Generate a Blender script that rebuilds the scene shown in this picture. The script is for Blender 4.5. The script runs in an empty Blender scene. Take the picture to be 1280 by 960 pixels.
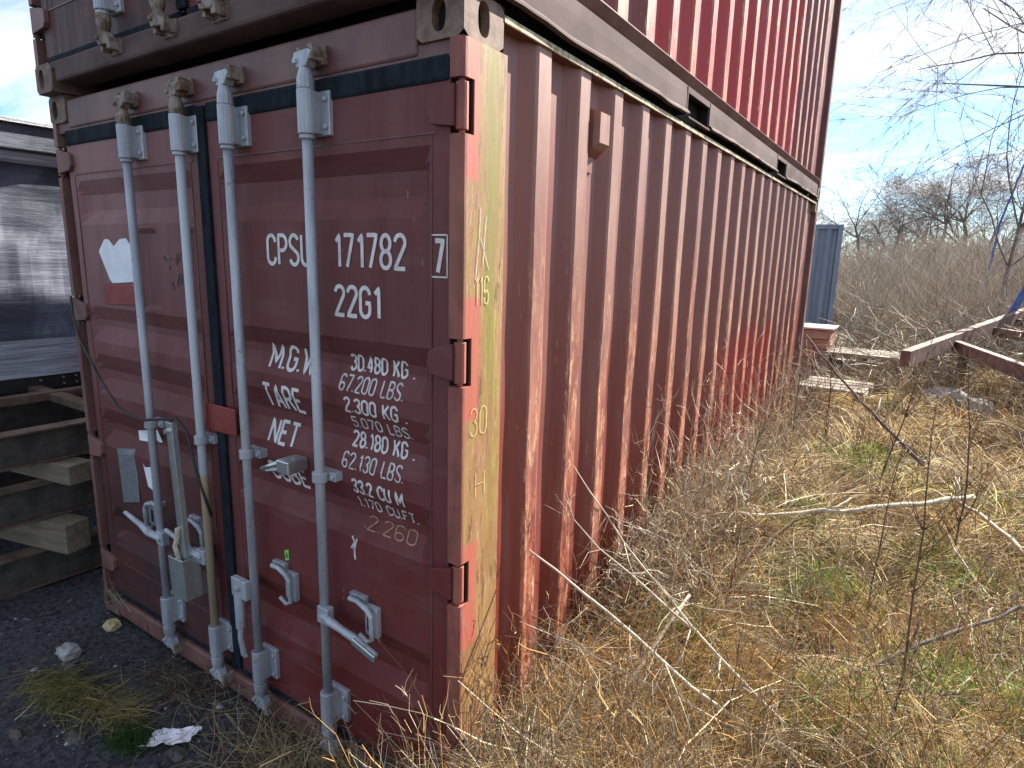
import bpy, math, random
import numpy as np
from mathutils import Vector, Matrix, noise as mnoise
R = math.radians
random.seed(7); rng = np.random.default_rng(11)
scene = bpy.context.scene
COL = scene.collection

# ------------------------------------------------------------------ camera
CAM = Vector((1.07311, -1.36946, 1.90693)); YAW, PIT, ROL, FPX = -0.58093, -0.1964, 0.0255, 776.31
fw = Vector((math.sin(YAW)*math.cos(PIT), math.cos(YAW)*math.cos(PIT), math.sin(PIT)))
rt = Vector((math.cos(YAW), -math.sin(YAW), 0)); up = rt.cross(fw)
c_, s_ = math.cos(ROL), math.sin(ROL)
rt2 = c_*rt + s_*up; up2 = -s_*rt + c_*up
cam = bpy.data.objects.new('camera', bpy.data.cameras.new('camera')); COL.objects.link(cam)
m = Matrix((rt2, up2, -fw)).transposed().to_4x4(); m.translation = CAM
cam.matrix_world = m
cam.data.sensor_width = 36; cam.data.lens = 36*FPX/1280
cam.data.clip_start = .02; cam.data.clip_end = 3000
scene.camera = cam
# ------------------------------------------------------------------ light
SUN_AZ, SUN_EL = R(20), R(37)      # azimuth from +Y towards +X
sdir = Vector((math.sin(SUN_AZ)*math.cos(SUN_EL), math.cos(SUN_AZ)*math.cos(SUN_EL), math.sin(SUN_EL)))
sun = bpy.data.objects.new('sun', bpy.data.lights.new('sun', 'SUN')); COL.objects.link(sun)
sun.data.energy = 5.0; sun.data.angle = R(.5); sun.data.color = (1, .93, .82)
sun.rotation_euler = sdir.to_track_quat('Z', 'Y').to_euler(); sun.location = (3, 8, 9)
w = bpy.data.worlds.new('World'); scene.world = w; w.use_nodes = True
nt = w.node_tree; bg = nt.nodes['Background']; bg.inputs[1].default_value = .066
sky = nt.nodes.new('ShaderNodeTexSky'); sky.sky_type = 'NISHITA'; sky.sun_disc = False
sky.sun_elevation = SUN_EL; sky.sun_rotation = SUN_AZ; sky.air_density = 1.0; sky.dust_density = .15; sky.ozone_density = 2.0
tc = nt.nodes.new('ShaderNodeTexCoord'); sp = nt.nodes.new('ShaderNodeSeparateXYZ'); nt.links.new(tc.outputs['Generated'], sp.inputs[0])
def wmath(op, a, b=None):
    n = nt.nodes.new('ShaderNodeMath'); n.operation = op
    for i, v in enumerate((a, b)):
        if v is None: continue
        if isinstance(v, (int, float)): n.inputs[i].default_value = v
        else: nt.links.new(v, n.inputs[i])
    return n.outputs[0]
zc = wmath('ADD', wmath('MAXIMUM', sp.outputs[2], 0), .12)
cb = nt.nodes.new('ShaderNodeCombineXYZ')
nt.links.new(wmath('MULTIPLY', wmath('DIVIDE', sp.outputs[0], zc), .55), cb.inputs[0])
nt.links.new(wmath('MULTIPLY', wmath('DIVIDE', sp.outputs[1], zc), 1.15), cb.inputs[1])
cb.inputs[2].default_value = 4.1
n1 = nt.nodes.new('ShaderNodeTexNoise'); n1.inputs['Scale'].default_value = 1.35; n1.inputs['Detail'].default_value = 9
n1.inputs['Roughness'].default_value = .58; n1.inputs['Distortion'].default_value = .35
nt.links.new(cb.outputs[0], n1.inputs['Vector'])
rp = nt.nodes.new('ShaderNodeValToRGB'); rp.color_ramp.elements[0].position = .43; rp.color_ramp.elements[1].position = .63
nt.links.new(n1.outputs[0], rp.inputs[0])
mx = nt.nodes.new('ShaderNodeMix'); mx.data_type = 'RGBA'
nt.links.new(wmath('MULTIPLY', rp.outputs[0], .95), mx.inputs[0]); tint = nt.nodes.new('ShaderNodeMix'); tint.data_type = 'RGBA'; tint.blend_type = 'MULTIPLY'; tint.inputs[0].default_value = 1
nt.links.new(sky.outputs[0], tint.inputs[6]); tint.inputs[7].default_value = (.76, .93, 1.08, 1); nt.links.new(tint.outputs[2], mx.inputs[6])
mx.inputs[7].default_value = (6., 6.05, 6.2, 1)
nt.links.new(mx.outputs[2], bg.inputs[0])
scene.view_settings.view_transform = 'Standard'; scene.view_settings.look = 'None'
scene.view_settings.gamma = 1; scene.view_settings.exposure = 1.78

# ------------------------------------------------------------------ materials
class M_:
    def __init__(s, name, rough=.6, metal=0.0, spec=.5):
        s.m = bpy.data.materials.new(name); s.m.use_nodes = True; s.nt = s.m.node_tree
        s.b = s.nt.nodes['Principled BSDF']; s.b.inputs['Roughness'].default_value = rough
        s.b.inputs['Metallic'].default_value = metal; s.b.inputs['Specular IOR Level'].default_value = spec
        s.tc = s.nt.nodes.new('ShaderNodeTexCoord')
    def new(s, t): return s.nt.nodes.new(t)
    def li(s, a, b): s.nt.links.new(a, b)
    def vec(s, scale=(1, 1, 1), loc=(0, 0, 0), src='Object'):
        n = s.new('ShaderNodeMapping'); n.inputs['Scale'].default_value = scale; n.inputs['Location'].default_value = loc
        s.li(s.tc.outputs[src], n.inputs[0]); return n.outputs[0]
    def noise(s, scale, detail=5, rough=.6, st=(1, 1, 1), loc=(0, 0, 0), dist=0, src='Object'):
        n = s.new('ShaderNodeTexNoise'); n.inputs['Scale'].default_value = scale; n.inputs['Detail'].default_value = detail
        n.inputs['Roughness'].default_value = rough; n.inputs['Distortion'].default_value = dist
        s.li(s.vec(st, loc, src), n.inputs['Vector']); return n.outputs[0]
    def ramp(s, f, a, b, va=0.0, vb=1.0):
        n = s.new('ShaderNodeMapRange'); n.interpolation_type = 'SMOOTHSTEP'
        s.put(f, n.inputs[0]); n.inputs[1].default_value = a; n.inputs[2].default_value = b
        n.inputs[3].default_value = va; n.inputs[4].default_value = vb; return n.outputs[0]
    def put(s, v, inp):
        if hasattr(v, 'is_output') or hasattr(v, 'links'): s.li(v, inp)
        elif isinstance(v, (tuple, list)): inp.default_value = (*v, 1) if len(v) == 3 else v
        else: inp.default_value = v
    def mix(s, f, a, b):
        n = s.new('ShaderNodeMix'); n.data_type = 'RGBA'; s.put(f, n.inputs[0]); s.put(a, n.inputs[6]); s.put(b, n.inputs[7]); return n.outputs[2]
    def math(s, op, a, b=0.0):
        n = s.new('ShaderNodeMath'); n.operation = op; s.put(a, n.inputs[0]); s.put(b, n.inputs[1]); return n.outputs[0]
    def xyz(s, i, src='Object'):
        n = s.new('ShaderNodeSeparateXYZ'); s.li(s.tc.outputs[src], n.inputs[0]); return n.outputs[i]
    def band(s, v, a, b, soft=.02):
        return s.math('MULTIPLY', s.ramp(v, a-soft, a+soft), s.ramp(v, b-soft, b+soft, 1, 0))
    def color(s, c): s.put(c, s.b.inputs['Base Color'])
    def rough(s, c): s.put(c, s.b.inputs['Roughness'])
    def bump(s, h, strength=.3, dist=.01):
        n = s.new('ShaderNodeBump'); n.inputs['Strength'].default_value = strength; n.inputs['Distance'].default_value = dist
        s.li(h, n.inputs['Height']); s.li(n.outputs[0], s.b.inputs['Normal'])

def simple(name, a, b, scale=8, rough=.6, metal=0, st=(1, 1, 1), bump=.2, bd=.004, spec=.5, detail=6):
    q = M_(name, rough, metal, spec); n = q.noise(scale, detail, .62, st)
    q.color(q.mix(q.ramp(n, .3, .7), a, b))
    if bump: q.bump(n, bump, bd)
    return q.m

def side_mat(name, ya, yb, zhi, zlo=-9, redcol=(.30, .035, .028), seed=0):
    q = M_(name, .5, spec=.45)
    z = q.xyz(2); y = q.xyz(1)
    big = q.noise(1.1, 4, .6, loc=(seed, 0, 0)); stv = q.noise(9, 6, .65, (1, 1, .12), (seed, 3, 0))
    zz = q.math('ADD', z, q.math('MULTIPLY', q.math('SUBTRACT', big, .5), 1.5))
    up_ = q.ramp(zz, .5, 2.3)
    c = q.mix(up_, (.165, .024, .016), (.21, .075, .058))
    c = q.mix(q.ramp(stv, .42, .72, 0, .5), c, (.25, .12, .10))
    mask = q.math('MULTIPLY', q.band(y, ya, yb, .012), q.band(q.math('ADD', z, q.math('MULTIPLY', big, .6)), zlo, zhi, .06))
    c = q.mix(q.math('MULTIPLY', mask, .85), c, redcol)
    # abrasion and rust on the outermost faces (real wear of the ridges)
    x = q.xyz(0)
    rid = q.math('MULTIPLY', q.ramp(x, -.016, -.011), q.math('MULTIPLY', q.ramp(z, 2.3, 1.0), q.ramp(q.noise(7, 8, .75, (1, 1, .35), (seed, 1, 0)), .44, .58)))
    c = q.mix(q.math('MULTIPLY', rid, .75), c, (.50, .19, .11))
    chalk = q.math('MULTIPLY', q.ramp(x, -.016, -.011), q.ramp(q.noise(3, 6, .7, (1, 1, .3), (seed, 7, 0)), .35, .7, .15, .6))
    c = q.mix(q.math('MULTIPLY', chalk, q.math('MULTIPLY', q.ramp(z, .9, 2.2, .12, 1), q.math('SUBTRACT', 1.0, q.math('MULTIPLY', mask, .8)))), c, (.40, .26, .20))
    scr = q.math('MULTIPLY', q.ramp(x, -.018, -.012), q.math('MULTIPLY', q.ramp(z, 2.2, 1.2, .15, 1), q.ramp(q.noise(26, 8, .85, (1, 1, .22), (seed, 4, 0), dist=1.2), .54, .58)))
    c = q.mix(q.math('MULTIPLY', scr, .8), c, (.62, .43, .26))
    drip = q.math('MULTIPLY', q.ramp(q.noise(16, 5, .7, (1, 1, .05), (seed, 6, 0)), .60, .68), q.ramp(z, 1.2, 2.5))
    c = q.mix(q.math('MULTIPLY', drip, .6), c, (.09, .045, .035))
    sc = q.ramp(q.noise(45, 3, .8, (1, 1, .12), (seed, 2, 0)), .66, .72)
    c = q.mix(q.math('MULTIPLY', sc, .5), c, (.45, .28, .2))
    sp_ = q.ramp(q.noise(60, 4, .6, (1, 1, 1), (seed, 5, 0)), .70, .75)
    c = q.mix(sp_, c, (.10, .045, .025))
    q.color(c); q.rough(q.ramp(stv, .3, .7, .42, .62)); q.bump(q.noise(14, 6, .6, (1, 1, .3)), .25, .004)
    return q.m

def door_mat(name, seed=0, fade=0.35):
    q = M_(name, .6, spec=.3)
    z = q.xyz(2); x = q.xyz(0)
    big = q.noise(1.6, 5, .6, loc=(seed, 0, 0)); stv = q.noise(11, 7, .7, (1, 1, .10), (seed, 3, 0)); hor = q.noise(6, 5, .6, (.5, 1, 2.5), (seed, 9, 0))
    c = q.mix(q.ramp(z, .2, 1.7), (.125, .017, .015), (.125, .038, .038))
    c = q.mix(q.ramp(big, .38, .68, 0, .8), c, (.15, .042, .042))
    left = q.ramp(x, -.9, -2.1); low_shade = q.math('MULTIPLY', q.ramp(z, 1.3, .5), q.ramp(x, -.9, -1.6))
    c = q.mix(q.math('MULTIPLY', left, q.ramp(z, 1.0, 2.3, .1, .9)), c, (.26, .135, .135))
    c = q.mix(q.ramp(hor, .5, .72, 0, fade), c, (.16, .085, .075))
    c = q.mix(q.ramp(stv, .52, .78, 0, .45), c, (.055, .022, .022))
    c = q.mix(q.math('MULTIPLY', low_shade, q.ramp(hor, .25, .6, .3, .9)), c, (.045, .025, .024))  # painted shade low on the left, where the beams stand close
    sc = q.ramp(q.noise(34, 3, .8, (1, 1, .25), (seed, 2, 0)), .70, .74)
    c = q.mix(q.math('MULTIPLY', sc, .5), c, (.42, .3, .28))
    c = q.mix(q.ramp(q.noise(24, 5, .7, (1, 1, .6), (seed, 6, 0)), .66, .74, 0, .8), c, (.07, .03, .022))
    q.color(c); q.rough(q.ramp(stv, .3, .7, .5, .72)); q.bump(q.noise(10, 6, .6, (1, 1, .4)), .3, .004)
    return q.m

def post_mat():
    q = M_('weathered post paint', .62)
    z = q.xyz(2); y = q.xyz(1)
    wob = q.noise(8, 5, .6, (1, 1, .5)); st = q.noise(26, 7, .72, (1, 1, .13), dist=.4); st2 = q.noise(13, 6, .7, (1, 1, .2), (4, 2, 1))
    tan_ = q.mix(q.ramp(st2, .3, .7), (.25, .11, .05), (.32, .19, .075))
    c = q.mix(q.math('MULTIPLY', q.math('MULTIPLY', q.ramp(st, .50, .56, 0, .6), q.ramp(z, .3, 1.7, .15, 1)), q.ramp(q.noise(5, 4, .6, (1, 1, .5), (9, 2, 0)), .38, .56, .15, 1)), tan_, (.27, .235, .035))
    c = q.mix(q.math('MULTIPLY', q.ramp(q.noise(60, 5, .8, (1, 1, .12), (2, 5, 3)), .56, .62), .55), c, (.46, .33, .22))
    c = q.mix(q.ramp(q.noise(30, 7, .8, (1, 1, .16), (0, 5, 0)), .54, .60, 0, .85), c, (.12, .06, .025))
    for (yc, wd, z0, z1, am) in ((.132, .007, 1.55, 2.5, .95), (.150, .004, .9, 2.3, .8), (.112, .004, 1.7, 2.45, .75), (.082, .003, 1.8, 2.4, .6), (.16, .006, 2.0, 2.5, .8)):
        wig_ = q.math('MULTIPLY', q.math('SUBTRACT', q.noise(5, 6, .7, (1, .01, 1), (yc*50, 0, 0)), .5), .035)
        dd = q.math('ABSOLUTE', q.math('SUBTRACT', q.math('ADD', y, wig_), yc))
        wd_ = q.math('MULTIPLY', q.noise(18, 5, .75, (1, .2, 1), (0, yc*30, 0)), wd*3.8)
        mk = q.math('MULTIPLY', q.ramp(q.math('SUBTRACT', dd, wd_), -.003, .0, 1, 0), q.band(z, z0, z1, .1))
        c = q.mix(q.math('MULTIPLY', mk, am), c, (.20, .17, .03))
    yy = q.math('ADD', y, q.math('MULTIPLY', q.math('SUBTRACT', wob, .5), .035))
    def patch(z0, z1, yw): return q.math('MULTIPLY', q.band(z, z0, z1, .012), q.ramp(yy, yw-.008, yw+.008, 1, 0))
    pm = q.math('MAXIMUM', patch(1.44, 1.80, .085), q.math('MAXIMUM', patch(2.12, 2.60, .07), patch(.70, 1.05, .085)))
    c = q.mix(q.math('MULTIPLY', pm, .9), c, (.40, .10, .07))
    fr = q.ramp(y, .006, .022, 1, 0)
    c = q.mix(q.math('MULTIPLY', fr, .9), c, q.mix(q.ramp(wob, .35, .65), (.15, .04, .035), (.27, .09, .07)))
    q.color(c); q.bump(st, .5, .004)
    return q.m

MAT = {}
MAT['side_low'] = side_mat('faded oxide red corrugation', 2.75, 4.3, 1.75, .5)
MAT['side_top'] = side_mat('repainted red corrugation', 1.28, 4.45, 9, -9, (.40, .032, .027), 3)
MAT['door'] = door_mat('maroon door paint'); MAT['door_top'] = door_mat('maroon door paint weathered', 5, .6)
MAT['post'] = post_mat()
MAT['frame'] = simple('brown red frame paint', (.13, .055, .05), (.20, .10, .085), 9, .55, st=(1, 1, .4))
MAT['header'] = simple('header paint with grime', (.085, .028, .028), (.17, .075, .065), 5, .5, st=(1, 1, .5))
MAT['rail'] = simple('dusty purple rail paint', (.085, .056, .055), (.14, .098, .094), 5, .85, st=(.6, .6, 1), spec=.15)
MAT['toprail'] = simple('lichen covered rail', (.44, .34, .24), (.22, .17, .09), 34, .8, bump=.5)
q = M_('lichen on rail edge', .8); x = q.xyz(0); n = q.noise(26, 6, .7)
q.color(q.mix(q.ramp(x, -.004, -.001), (.10, .04, .038), q.mix(q.ramp(n, .45, .6), (.50, .42, .30), (.20, .17, .07)))); q.bump(n, .5, .004); MAT['toprail'] = q.m
MAT['casting'] = simple('weathered corner casting', (.10, .058, .046), (.20, .135, .10), 14, .75, bump=.5)
MAT['casting_r'] = simple('corner casting with lichen', (.11, .06, .048), (.24, .16, .115), 18, .75, bump=.5)
MAT['dark'] = simple('interior shade', (.006, .006, .006), (.012, .011, .011), 4, .9, bump=0)  # near-black stands in for the shade inside holes, pockets and gaps
MAT['gasket'] = simple('black rubber seal', (.006, .009, .013), (.018, .024, .032), 30, .85, st=(1, 1, .3), spec=.15)
q = M_('galvanised rod', .48, .25); n = q.noise(16, 6, .65, (1, 1, .15)); n2 = q.noise(30, 6, .7, loc=(3, 3, 3))
q.color(q.mix(q.ramp(n2, .60, .70, 0, .7), q.mix(q.ramp(n, .3, .7), (.27, .29, .33), (.45, .47, .51)), (.13, .075, .05))); q.bump(n2, .2, .002); MAT['galv'] = q.m
q = M_('ochre stained galvanised rod', .55, .1); n = q.noise(20, 5, .6, (1, 1, .2)); z = q.xyz(2)
q.color(q.mix(q.ramp(z, 1.03, 1.0), (.42, .45, .49), q.mix(n, (.34, .26, .17), (.44, .36, .25)))); MAT['galv_y'] = q.m
q = M_('bright zinc', .3, .8); n = q.noise(25, 3, .5); q.color(q.mix(n, (.42, .47, .48), (.66, .70, .70))); MAT['zinc'] = q.m
q = M_('rusty cam iron', .75, .1); n = q.noise(30, 6, .7); q.color(q.mix(q.ramp(n, .4, .6), (.13, .075, .045), (.27, .23, .20))); q.bump(n, .5, .003); MAT['cam'] = q.m
MAT['white'] = simple('worn white stencil paint', (.54, .51, .50), (.70, .68, .66), 30, .7, bump=0)
MAT['dimwhite'] = simple('thin white stencil paint', (.40, .35, .35), (.66, .62, .62), 40, .7, bump=0)
MAT['chalk'] = simple('yellow chalk', (.42, .36, .14), (.60, .52, .24), 60, .9, bump=0)
MAT['ochalk'] = simple('orange chalk', (.30, .16, .08), (.52, .34, .2), 60, .9, bump=0)
MAT['paper'] = simple('torn white paper', (.70, .71, .78), (.84, .84, .88), 9, .7, bump=.4)
MAT['plate'] = simple('grey data plate', (.12, .13, .14), (.2, .21, .22), 60, .45, bump=.1)
MAT['green'] = simple('green sticker', (.15, .55, .08), (.2, .65, .1), 6, .5, bump=0)
MAT['blackprint'] = simple('black print', (.02, .02, .02), (.05, .04, .04), 20, .6, bump=0)
MAT['paint_red'] = simple('red bracket paint', (.17, .02, .02), (.24, .04, .035), 12, .5)
MAT['rustbeam'] = simple('dark rusty steel', (.035, .032, .030), (.09, .075, .062), 12, .7, bump=.4)
MAT['rustlit'] = simple('brown rusty steel', (.065, .040, .027), (.15, .095, .066), 10, .7, bump=.4)  # lighter copy of the beam rust: light painted into flanges and frame bars
def wood(name, a, b, ax=0):
    q = M_(name, .8); st = [8, 8, 8]; st[ax] = .7
    n = q.noise(3, 7, .65, tuple(st), dist=.6); q.color(q.mix(q.ramp(n, .3, .7), a, b)); q.bump(n, .5, .004); return q.m
MAT['wood'] = wood('weathered timber', (.16, .12, .08), (.34, .27, .19), 1)
MAT['woodx'] = wood('grey timber', (.15, .12, .095), (.38, .32, .25), 0)
MAT['rustred'] = simple('reddish brown rusty steel', (.10, .055, .042), (.22, .13, .10), 8, .75, bump=.5)
MAT['brickred'] = simple('reddish painted boards', (.26, .10, .07), (.38, .19, .14), 14, .8, st=(.3, .3, 1), bump=.4)
MAT['pinktop'] = simple('faded pink sheet', (.48, .33, .32), (.62, .47, .45), 7, .6)
MAT['bluebox'] = simple('blue grey container paint', (.13, .17, .23), (.18, .23, .29), 5, .5, st=(1, 1, .2))
MAT['bluesteel'] = simple('blue painted steel', (.015, .05, .22), (.03, .09, .32), 8, .45)
MAT['stonegrey'] = simple('grey boulder', (.22, .22, .22), (.42, .41, .39), 7, .85, bump=.6, bd=.02)
MAT['stoney'] = simple('yellowish stone', (.36, .30, .14), (.52, .45, .24), 14, .85, bump=.6, bd=.01)
MAT['cable'] = simple('black cable', (.01, .01, .012), (.02, .02, .022), 9, .5, bump=0)
MAT['roof'] = MAT['frame']
q = M_('stretch film', .55, spec=.35)
n = q.noise(5, 6, .7, (.6, .6, 8), dist=.3); n2 = q.noise(1.3, 4, .6, (1, 1, .8), dist=1.5); n3 = q.noise(22, 4, .6, (.25, .25, 3))
c = q.mix(q.ramp(n2, .40, .60), (.06, .072, .10), (.17, .19, .25)); c = q.mix(q.ramp(n, .50, .75, 0, .4), c, (.20, .22, .28)); c = q.mix(q.ramp(n3, .62, .72, 0, .5), c, (.30, .32, .37))
q.color(c); q.bump(n, .6, .01); MAT['film'] = q.m
q = M_('silver film', .35, spec=.8); n = q.noise(4, 6, .7, (.4, .4, 14), dist=.4)
q.color(q.mix(q.ramp(n, .3, .7), (.16, .18, .23), (.50, .53, .60))); q.bump(n, .8, .01); MAT['silver'] = q.m
q = M_('ground soil', .95, spec=.2); x = q.xyz(0); y = q.xyz(1)
a = q.noise(3.5, 8, .72); b = q.noise(40, 6, .75)
dark = q.mix(q.ramp(b, .35, .68), q.mix(a, (.015, .016, .021), (.034, .034, .041)), (.10, .10, .11))
br = q.mix(q.ramp(a, .35, .65), (.040, .030, .020), (.085, .062, .038)); br = q.mix(q.ramp(b, .5, .75), br, (.14, .11, .07))
far = q.mix(q.ramp(a, .35, .65), (.10, .085, .06), (.17, .14, .095)); br = q.mix(q.ramp(y, 8, 16), br, far)
q.color(q.mix(q.math('MAXIMUM', q.ramp(q.math('ADD', x, q.math('MULTIPLY', a, .6)), -.5, .35), q.ramp(y, 7, 12)), dark, br)); q.bump(b, .9, .02); MAT['soil'] = q.m

def attr_mat(name, transl=.35, rough=.7):
    q = M_(name, rough, spec=.25); a = q.new('ShaderNodeAttribute'); a.attribute_name = 'col'
    q.li(a.outputs['Color'], q.b.inputs['Base Color'])
    if transl:
        t = q.new('ShaderNodeBsdfTranslucent'); q.li(a.outputs['Color'], t.inputs[0]); ms = q.new('ShaderNodeMixShader'); ms.inputs[0].default_value = transl
        q.li(q.b.outputs[0], ms.inputs[1]); q.li(t.outputs[0], ms.inputs[2]); q.li(ms.outputs[0], q.nt.nodes['Material Output'].inputs[0])
    return q.m
MAT['grass'] = attr_mat('dry grass blades', .5); MAT['twigs'] = attr_mat('dead twigs', 0)
MAT['bark'] = simple('grey brown bark', (.075, .062, .055), (.17, .14, .125), 14, .9, st=(1, 1, .3), bump=.5)
MAT['palebranch'] = simple('bleached dead wood', (.34, .29, .21), (.55, .49, .38), 14, .85, bump=.4)
MAT['redstem'] = simple('reddish brown sapling bark', (.06, .035, .028), (.14, .085, .06), 25, .8, bump=.3)
MAT['gravel'] = attr_mat('gravel stones', 0, .9)

# ------------------------------------------------------------------ mesh helpers
def link(o, parent=None):
    COL.objects.link(o)
    if parent: o.parent = parent
    return o
def tag(o, label=None, cat=None, group=None, kind=None):
    if label: o['label'] = label
    if cat: o['category'] = cat
    if group: o['group'] = group
    if kind: o['kind'] = kind
    return o
def empty(name, loc=(0, 0, 0), rz=0):
    o = bpy.data.objects.new(name, None); o.location = loc; o.rotation_euler.z = rz; o.empty_display_size = .2; return link(o)
class MB:
    def __init__(s): s.v = []; s.f = []
    def add(s, vs, fs):
        k = len(s.v); s.v += [tuple(p) for p in vs]; s.f += [tuple(i+k for i in f) for f in fs]; return s
    def box(s, x0, x1, y0, y1, z0, z1):
        return s.add([(x, y, z) for z in (z0, z1) for y in (y0, y1) for x in (x0, x1)],
                     [(0, 2, 3, 1), (4, 5, 7, 6), (0, 1, 5, 4), (2, 6, 7, 3), (0, 4, 6, 2), (1, 3, 7, 5)])
    def beam(s, a, b, w, h, upv=(0, 0, 1)):
        a, b = Vector(a), Vector(b); d = (b-a).normalized(); sd = d.cross(Vector(upv)).normalized(); u = sd.cross(d)
        vs = [p+sd*i*w/2+u*j*h/2 for p in (a, b) for i, j in ((-1, -1), (1, -1), (1, 1), (-1, 1))]
        return s.add(vs, [(0, 3, 2, 1), (4, 5, 6, 7), (0, 1, 5, 4), (1, 2, 6, 5), (2, 3, 7, 6), (3, 0, 4, 7)])
    def prism(s, poly, z0, z1):
        n = len(poly)
        return s.add([(x, y, z0) for x, y in poly]+[(x, y, z1) for x, y in poly],
                     [tuple(range(n))[::-1], tuple(range(n, 2*n))]+[(i, (i+1) % n, n+(i+1) % n, n+i) for i in range(n)])
    def prism_y(s, poly, y0, y1):          # poly in (x, z)
        n = len(poly)
        return s.add([(x, y0, z) for x, z in poly]+[(x, y1, z) for x, z in poly],
                     [tuple(range(n)), tuple(range(n, 2*n))[::-1]]+[(i, n+i, n+(i+1) % n, (i+1) % n) for i in range(n)])
    def tube(s, pts, rad, n=8, cap=True):
        pts = [Vector(p) for p in pts]; m = len(pts)
        if not hasattr(rad, '__len__'): rad = [rad]*m
        ref = None; rings = []; vs = []; fs = []
        for i, p in enumerate(pts):
            t = (pts[min(i+1, m-1)]-pts[max(i-1, 0)]).normalized()
            if ref is None: ref = t.orthogonal().normalized()
            a = (ref-t*ref.dot(t)).normalized(); ref = a; b = t.cross(a)
            for k in range(n):
                an = 2*math.pi*k/n; vs.append(p+(a*math.cos(an)+b*math.sin(an))*rad[i])
        for i in range(m-1):
            for k in range(n): fs.append((i*n+k, i*n+(k+1) % n, (i+1)*n+(k+1) % n, (i+1)*n+k))
        if cap: fs += [tuple(range(n))[::-1], tuple(range((m-1)*n, m*n))]
        return s.add(vs, fs)
    def build(s, name, mat, parent=None, smooth=False, bevel=0):
        me = bpy.data.meshes.new(name); me.from_pydata(s.v, [], s.f); me.materials.append(MAT[mat] if isinstance(mat, str) else mat)
        if smooth: me.polygons.foreach_set('use_smooth', [True]*len(me.polygons))
        o = bpy.data.objects.new(name, me); link(o, parent)
        if bevel:
            b = o.modifiers.new('bevel', 'BEVEL'); b.width = bevel; b.segments = 2; b.limit_method = 'ANGLE'
        return o
def clamp(t): return max(0., min(1., t))
def sst(a, b, x):
    t = np.clip((x-a)/(b-a), 0, 1); return t*t*(3-2*t)
# ------------------------------------------------------------------ stroke lettering
def arc(cx, cy, rx, ry, a0, a1, n=9):
    return [(cx+rx*math.cos(R(a0+(a1-a0)*i/n)), cy+ry*math.sin(R(a0+(a1-a0)*i/n))) for i in range(n+1)]
W_ = .40; h_ = W_/2
GL = {
 '1': [[(.06, .80), (.22, 1), (.22, 0)]], '7': [[(0, 1), (W_, 1), (.13, 0)]],
 '2': [arc(h_, .78, h_, .22, 175, -25)+[(0, .0), (W_, .0)]],
 '3': [arc(h_, .77, h_, .23, 165, -80)+arc(h_, .27, h_, .27, 85, -165)],
 '4': [[(.30, 0), (.30, 1), (0, .28), (W_, .28)]],
 '5': [[(W_, 1), (.04, 1), (.02, .56)]+arc(h_, .30, h_, .30, 120, -160)],
 '6': [arc(h_, .76, h_, .24, 15, 180)+arc(h_, .25, h_, .25, 180, 540, 14)],
 '8': [arc(h_, .75, h_*.9, .25, -90, 270, 14), arc(h_, .26, h_, .26, 90, 450, 14)],
 '0': [arc(h_, .76, h_, .24, 0, 180)+arc(h_, .24, h_, .24, 180, 360)+[(W_, .76)]],
 'C': [arc(h_, .76, h_, .24, 0, 180)+arc(h_, .24, h_, .24, 180, 360)],
 'G': [arc(h_, .76, h_, .24, 0, 180)+arc(h_, .24, h_, .24, 180, 360)+[(W_, .48), (.22, .48)]],
 'P': [[(0, 0), (0, 1), (.18, 1)]+arc(.18, .74, .22, .26, 90, -90)+[(0, .48)]],
 'R': [[(0, 0), (0, 1), (.18, 1)]+arc(.18, .74, .22, .26, 90, -90)+[(0, .48)], [(.2, .48), (W_, 0)]],
 'B': [[(0, 0), (0, 1), (.18, 1)]+arc(.18, .76, .19, .24, 90, -90)+[(0, .52)], [(.15, .52)]+arc(.18, .26, .22, .26, 90, -90)+[(0, 0)]],
 'S': [arc(h_, .76, h_, .24, 20, 180)+[(.03, .64), (.37, .38)]+arc(h_, .24, h_, .24, 10, -165)],
 'U': [[(0, 1)]+arc(h_, .22, h_, .22, 180, 360)+[(W_, 1)]],
 'M': [[(0, 0), (0, 1), (.26, .25), (.52, 1), (.52, 0)]], 'W': [[(0, 1), (.14, 0), (.28, .8), (.42, 0), (.56, 1)]],
 'T': [[(0, 1), (W_, 1)], [(h_, 1), (h_, 0)]], 'A': [[(0, 0), (h_, 1), (W_, 0)], [(.07, .3), (.33, .3)]],
 'E': [[(.36, 1), (0, 1), (0, 0), (.36, 0)], [(0, .52), (.28, .52)]], 'F': [[(.36, 1), (0, 1), (0, 0)], [(0, .52), (.28, .52)]],
 'N': [[(0, 0), (0, 1), (W_, 0), (W_, 1)]], 'K': [[(0, 0), (0, 1)], [(W_, 1), (.02, .42)], [(.12, .55), (W_, 0)]],
 'L': [[(0, 1), (0, 0), (.34, 0)]], 'H': [[(0, 0), (0, 1)], [(W_, 0), (W_, 1)], [(0, .5), (W_, .5)]],
 '.': [[(.0, .0), (.0, .09)]], '/': [[(0, 0), (.35, 1)]], 'I': [[(.05, 0), (.05, 1)]],
}
ADV = {'M': .52, 'W': .56, '.': .03, ' ': .22, '1': .26, 'L': .34, 'E': .36, 'F': .36, 'I': .1}
def text_strokes(s):
    x = 0; out = []
    for ch in s:
        for st in GL.get(ch, []): out.append([(px+x, py) for px, py in st])
        x += ADV.get(ch, W_)+.17
    return out, x-.17
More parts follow.
